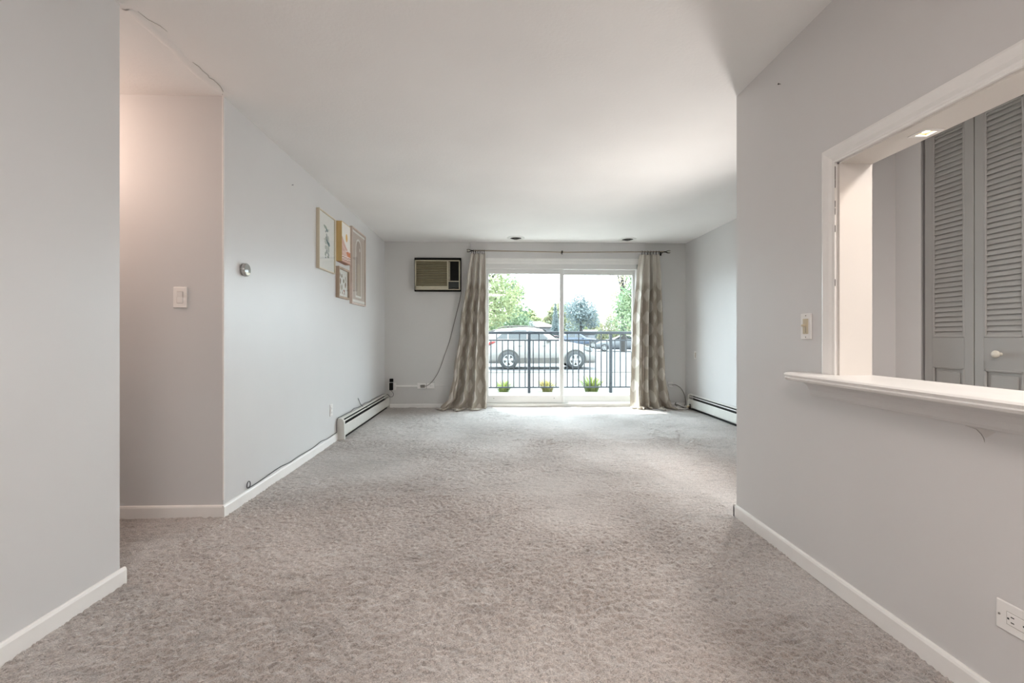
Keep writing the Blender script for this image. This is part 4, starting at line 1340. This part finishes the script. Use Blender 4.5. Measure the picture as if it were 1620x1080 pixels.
def make_suv(e, paint):
    # origin: middle of the rear axle on the ground; +x = forward, -y = side facing the patio
    hw_ = .88
    st = [(-.93, .78, .82, .70, .62), (-.90, 1.00, 1.12, .80, .66), (-.84, 1.14, 1.32, .84, .66), (-.70, 1.19, 1.52, .87, .63), (-.45, 1.20, 1.60, hw_, .62),
          (.0, 1.20, 1.655, hw_, .62), (.55, 1.19, 1.68, hw_, .62), (1.0, 1.18, 1.665, hw_, .61), (1.35, 1.17, 1.60, hw_, .60), (1.62, 1.16, 1.46, hw_, .61),
          (1.90, 1.14, 1.27, hw_, .66), (2.12, 1.10, 1.13, .87, .70), (2.6, 1.02, 1.06, .86, .68), (3.05, .94, .97, .84, .66), (3.38, .80, .84, .76, .60), (3.50, .56, .60, .68, .52)]
    car_body(st).build('body', paint, e)
    def side_pt(x, z, s, off=.012):
        # position on the glasshouse flank at station x and height z
        for i in range(len(st) - 1):
            a, b = st[i], st[i + 1]
            if a[0] <= x <= b[0]:
                t = (x - a[0]) / (b[0] - a[0])
                zs_, zr, h_, rw = [a[k] * (1 - t) + b[k] * t for k in (1, 2, 3, 4)]
                f = (z - zs_) / max(zr - .05 - zs_, .01)
                yy = h_ * .975 * (1 - f) + rw * f
                return (x, s * (yy + off), z)
        return (x, s * (hw_ + off), z)
    wins = [[(-.50, 1.215), (-.05, 1.21), (-.05, 1.50), (-.22, 1.45)], [(.00, 1.21), (.72, 1.20), (.72, 1.555), (.30, 1.56), (.00, 1.51)], [(.80, 1.20), (1.62, 1.185), (1.40, 1.40), (1.18, 1.50), (.80, 1.55)]]
    for s in (-1, 1):
        for w_ in wins:
            q = MB(); pts = [side_pt(x, z, s) for x, z in w_]
            q.poly(pts if s < 0 else pts[::-1]); q.build('side_window', M['car_glass'], e)
        q = MB(); q.tube(smooth_path([(-.42, s * .60, 1.64), (-.1, s * .60, 1.715), (.5, s * .60, 1.735), (1.0, s * .59, 1.715), (1.25, s * .58, 1.65)], 4), .016, 6); q.build('roof_rail', M['cladding'], e)
        q = MB(); q.box(1.50, 1.66, s * .86, s * 1.05, 1.09, 1.21, bev=.04); q.build('side_mirror', paint, e)
        for x in (.36, 1.32):
            q = MB(); q.box(x, x + .17, s * .885, s * .905, .93, .965, bev=.008); q.build('door_handle', paint, e)
        q = MB(); q.box(.40, 2.28, s * .80, s * .895, .24, .47, bev=.02); q.build('sill_cladding', M['cladding'], e)
        for x in (-.02, .76, 1.66):
            q = MB(); q.box(x - .004, x + .004, s * .880, s * .8825, .45, 1.16); q.build('door_seam', M['cladding'], e)
        # flat dark sheets painting the shade of the wheel wells
        for xc in (0, 2.66):
            q = MB(); n = 20; pts = []
            for i in range(n + 1):
                a = PI * i / n; pts.append((xc + .435 * math.cos(a), s * .889, .36 + .435 * math.sin(a)))
            q.poly(([(xc + .435, s * .889, .24)] + pts + [(xc - .435, s * .889, .24)])[::(1 if s < 0 else -1)]); q.build('wheel_well_shade', M['dark'], e)
        q = MB(); q.prism([(-.92, .93), (-.62, 1.03), (-.50, 1.10), (-.60, 1.115), (-.86, 1.07), (-.93, 1.0)], 'y', s * .70, s * .885); q.build('tail_light', M['red'], e)
        q = MB(); q.prism([(2.98, .78), (3.36, .72), (3.34, .84), (3.05, .92)], 'y', s * .60, s * .855); q.build('headlight', M['headlamp'], e)
    q = MB(); q.poly([(-.72, -.58, 1.50), (-.72, .58, 1.50), (-.875, .62, 1.16), (-.875, -.62, 1.16)][::-1]); q.build('rear_window', M['car_glass'], e)
    q = MB(); q.prism([(-.78, 1.53), (-.55, 1.60), (-.50, 1.60), (-.50, 1.57)], 'y', -.58, .58); q.build('spoiler', paint, e)
    q = MB(); q.poly([(1.40, -.56, 1.605), (1.40, .56, 1.605), (2.02, .62, 1.23), (2.02, -.62, 1.23)]); q.build('windshield', M['car_glass'], e)
    q = MB(); q.prism([(-.98, .30), (-.95, .56), (-.80, .60), (-.60, .50), (-.60, .30)], 'y', -.80, .80); q.build('rear_bumper', paint, e)
    for x in (0, 2.66):
        for s in (-1, 1):
            wheel_parts(e, x, s * .80, .362, 1 if s < 0 else -1)
e = thing('parked_suv', 'champagne parked suv seen side-on behind the railing, nose to the right', 'car', (.443, 18.9, -.262))
make_suv(e, M['champagne'])

def make_sedan(e, paint):
    st = [(-1.0, .75, .80, .70, .6), (-.95, .95, .99, .80, .66), (-.35, 1.0, 1.04, .86, .66), (.05, 1.0, 1.22, .87, .60), (.45, 1.0, 1.40, .88, .56), (1.0, .99, 1.45, .88, .56),
          (1.5, .98, 1.36, .88, .57), (2.0, .96, 1.08, .88, .64), (2.3, .92, .97, .86, .66), (3.1, .82, .86, .84, .64), (3.45, .66, .70, .78, .58), (3.55, .45, .5, .7, .5)]
    car_body(st, .20).build('body', paint, e)
    for s in (-1, 1):
        q = MB(); q.prism([(.12, 1.02), (.50, 1.33), (1.0, 1.39), (1.42, 1.32), (1.86, 1.03)], 'y', s * .66, s * .79); q.build('side_window', M['car_glass'], e)
        q = MB(); q.prism([(-.98, .78), (-.70, .80), (-.72, .92), (-.95, .92)], 'y', s * .60, s * .84); q.build('tail_light', M['red'], e)
    q = MB(); q.poly([(1.46, -.52, 1.385), (1.46, .52, 1.385), (2.02, .60, 1.09), (2.02, -.60, 1.09)]); q.build('windshield', M['car_glass'], e)
    for x in (0, 2.66):
        for s in (-1, 1):
            wheel_parts(e, x, s * .80, .33, 1 if s < 0 else -1)
far = [('suv', 8.2, 52, -.15, M['car_navy'], 'navy blue suv parked far off in the lot, in the right pane'),
       ('sedan', 6.1, 56.5, .1, M['car_red'], 'red sedan parked far off behind the navy suv'),
       ('sedan', 12.2, 47, -.3, M['car_white'], 'white sedan parked far off at the right of the navy suv'),
       ('sedan', 12.1, 39.5, PI - .25, M['car_silver'], 'silver sedan at the right edge of the right pane'),
       ('sedan', 14.6, 54.5, -.1, M['car_white'], 'white sedan parked behind the others at the far right'),
       ('sedan', 10.6, 80, 0, M['car_silver'], 'silver sedan in the farthest row of the lot')]
for (kd, x, y, rz, mt, lab) in far:
    e = thing('parked_' + kd, lab, 'car', (x, y, -.262), rz)
    (make_suv if kd == 'suv' else make_sedan)(e, mt)

# ------------------------------------------------------------------ far buildings
e = thing('house', 'small pale house with a hipped roof behind the parked suv', 'house', (9.2, 104, -.26))
q = MB(); q.box(-4.2, 4.2, 0, 8, 0, 3.6); q.build('siding', M['fieldstone'], e)
q = MB(); q.add([(-4.6, -.4, 3.5), (4.6, -.4, 3.5), (4.6, 8.4, 3.5), (-4.6, 8.4, 3.5), (-1.0, 4, 4.9), (1.0, 4, 4.9)], [(0, 1, 5, 4), (1, 2, 5), (2, 3, 4, 5), (3, 0, 4), (3, 2, 1, 0)]); q.build('roof', M['roof'], e)
q = MB(); q.box(-2.2, -1.0, -.05, .02, 1.2, 2.6); q.build('window', M['car_glass'], e)
q = MB(); q.box(-4.62, 4.62, -.46, -.38, 3.38, 3.52); q.build('gutter', M['cladding'], e)
e = thing('garage_building', 'long low white building behind the far parked cars', 'building', (24.0, 90, -.26))
q = MB(); q.box(-7, 9, 0, 7, 0, 1.9); q.build('siding', M['fieldstone'], e)
q = MB(); q.prism([(-.5, 1.85), (7.5, 1.85), (7.5, 2.0), (3.5, 2.7), (-.5, 2.0)], 'x', -7.3, 9.3); q.build('roof', mat('light_roof', (.060, .058, .058), .8), e)
for k in range(4):
    q = MB(); q.box(-6 + k * 3.6, -3.6 + k * 3.6, -.06, .02, .05, 1.6); q.build('garage_door', M['car_silver'], e)
e = thing('lamp_post', 'thin pale lamp post in front of the far trees', 'lamp post', (2.75, 60, -.26))
q = MB(); q.tube([(0, 0, 0), (0, 0, 3.0)], .14, 8); q.build('pole', M['fieldstone'], e)
q = MB(); q.box(-.22, .22, -.22, .22, 3.0, 3.3, bev=.05); q.build('lamp_head', M['fieldstone'], e)

# ------------------------------------------------------------------ trees
def leaves(e, blobs, n, size, mt, seed, name='foliage', hollow=.45):
    r = np.random.default_rng(seed)
    vol = np.array([b[3] * b[4] * b[5] for b in blobs]) ** (2 / 3)
    pick = r.choice(len(blobs), n, p=vol / vol.sum())
    B = np.array(blobs)[pick]
    d = r.normal(size=(n, 3)); d /= np.linalg.norm(d, axis=1)[:, None]
    rad = hollow + (1 - hollow) * r.random(n) ** .6
    c = B[:, :3] + d * rad[:, None] * B[:, 3:6]
    c += r.normal(size=(n, 3)) * size * .8
    a = r.normal(size=(n, 3)); a /= np.linalg.norm(a, axis=1)[:, None]
    b = np.cross(a, r.normal(size=(n, 3))); b /= np.linalg.norm(b, axis=1)[:, None]
    s = size * r.uniform(.6, 1.3, n)[:, None]
    v = np.stack([c - a * s, c + b * s * .5, c + a * s, c - b * s * .5], 1).reshape(-1, 3)
    me = bpy.data.meshes.new(name)
    me.vertices.add(len(v)); me.vertices.foreach_set('co', v.ravel())
    me.loops.add(4 * n); me.loops.foreach_set('vertex_index', np.arange(4 * n, dtype=np.int32))
    me.polygons.add(n); me.polygons.foreach_set('loop_start', (np.arange(n) * 4).astype(np.int32))
    me.materials.append(mt); me.update(calc_edges=True)
    o = bpy.data.objects.new(name, me); COL.objects.link(o); o.parent = e; o['kind'] = 'stuff'
    return o
def round_tree(label, x, y, h, w_, mt, n, size, seed, base=.25, name='tree', nb=16, lean=0):
    e = thing(name, label, 'tree', (x, y, -.26))
    r = random.Random(seed)
    q = MB()
    q.tube([(0, 0, 0), (.05, 0, h * .3), (lean * .3, .1, h * .55), (lean * .6, 0, h * .8)], [h * .035, h * .028, h * .02, h * .006], 8)
    blobs = []
    for i in range(nb):
        a = r.uniform(0, 2 * PI); f = r.random()
        z = h * (base + (1 - base) * (.12 + .76 * f))
        prof = math.sin(PI * min(.98, .18 + .78 * f)) ** .7
        rr_ = w_ * .5 * prof * r.uniform(.3, .8)
        bx, by = rr_ * math.cos(a) + lean * f, rr_ * math.sin(a)
        s = w_ * r.uniform(.14, .24)
        blobs.append((bx, by, z, s, s, s * .8))
        if i % 2 == 0:
            q.tube([(.03, 0, h * (.25 + .3 * f)), (bx * .6, by * .6, z * .8 + .1 * h * f), (bx, by, z)], [h * .012, h * .008, h * .003], 5)
    blobs.append((lean * .4, 0, h * (base + 1) * .5, w_ * .28, w_ * .28, h * (1 - base) * .35))
    q.build('trunk', M['bark'], e)
    leaves(e, blobs, n, size, mt, seed)
    return e
def spruce(label, x, y, h, w_, mt, n, size, seed):
    e = thing('spruce', label, 'tree', (x, y, -.26))
    q = MB(); q.tube([(0, 0, 0), (0, 0, h * .97)], [h * .025, h * .004], 8); q.build('trunk', M['bark'], e)
    blobs = []
    for i in range(18):
        f = i / 17
        rr_ = w_ * .5 * (1 - f) * (1 + .1 * (i % 2)) + .06
        blobs.append((0, 0, h * (.08 + .90 * f), rr_, rr_, h * .035))
    leaves(e, blobs, n, size, mt, seed, hollow=.2)
    return e
round_tree('large yellow-green tree filling the left side of the left pane', -1.2, 27, 8.6, 6.4, M['leaf_lime'], 9000, .12, 5, base=.1, nb=22)
round_tree('sparse light green tree behind the large yellow-green one', .9, 38, 6.2, 5.0, M['leaf_green'], 5000, .14, 15, base=.05, nb=18)
spruce('narrow dark blue spruce beside the door mullion', 9.2, 72, 6.8, 2.0, M['leaf_blue'], 9000, .09, 6)
round_tree('dark round tree above the suv roof', 3.3, 68, 4.7, 4.8, M['leaf_dark'], 7000, .12, 7, base=.05)
round_tree('broad blue-grey tree in the middle of the right pane', 11.6, 63, 7.4, 6.0, M['leaf_blue'], 6500, .14, 8, base=.2)
round_tree('small dark shrub at the foot of the blue-grey tree', 15.4, 66, 2.6, 2.6, M['leaf_blue'], 2500, .12, 18, base=.0, nb=8)
round_tree('gold-leaved tree low at the right of the right pane', 17.4, 66, 5.6, 7.0, M['leaf_gold'], 9000, .12, 9, base=0)
round_tree('tall green tree along the right edge of the right pane', 9.7, 29, 7.4, 5.2, M['leaf_green'], 6500, .11, 10, base=.15, nb=20)
round_tree('thin orange-tinted tree behind the tall green one', 10.6, 38, 8.4, 5.2, M['leaf_orange'], 3200, .10, 31, base=.3, nb=14, lean=-.3)
labs = ['pale green tree in the far row, first from the left', 'pale green tree in the far row, second from the left', 'pale green tree in the far row behind the house roof',
        'pale gold tree in the far row behind the spruce', 'pale green tree in the far row behind the blue-grey tree', 'pale gold tree in the far row at the right',
        'pale green tree in the far row at the far right', 'pale tree in the far row beyond the left wall edge', 'pale tree in the far row beyond the right wall edge']
for i, (x, h) in enumerate([(-2, 11), (5.5, 9.5), (10.9, 9.6), (16.5, 10.6), (22.5, 8.0), (29, 9.4), (37, 10.5), (-12, 11), (47, 10)]):
    round_tree(labs[i], x, 120 + (i % 3) * 11, h, 8.4, M['leaf_gold'] if i in (3, 5) else M['leaf_lime'], 8000, .42, 40 + i, base=0, nb=12)

# ------------------------------------------------------------------ groups of repeats
GROUPS = {'curtain': 'curtains at the patio door', 'recessed_light': 'unlit recessed lights in the living room ceiling', 'grass_clump': 'grass clumps behind the railing',
          'baseboard_heater': 'baseboard heaters of the living room', 'picture_frame': 'framed pictures on the left wall', 'desert_canvas': 'framed pictures on the left wall',
          'parked_sedan': 'cars parked far off in the lot', 'nail': 'nails left in the walls'}
for o in list(COL.objects):
    if o.parent is None and o.get('category') and not o.get('group'):
        b = o.name.split('.')[0]
        if b in GROUPS: o['group'] = GROUPS[b]
        elif b == 'tree': o['group'] = 'far row of trees' if 'far row' in o['label'] else 'trees beyond the parking lot'
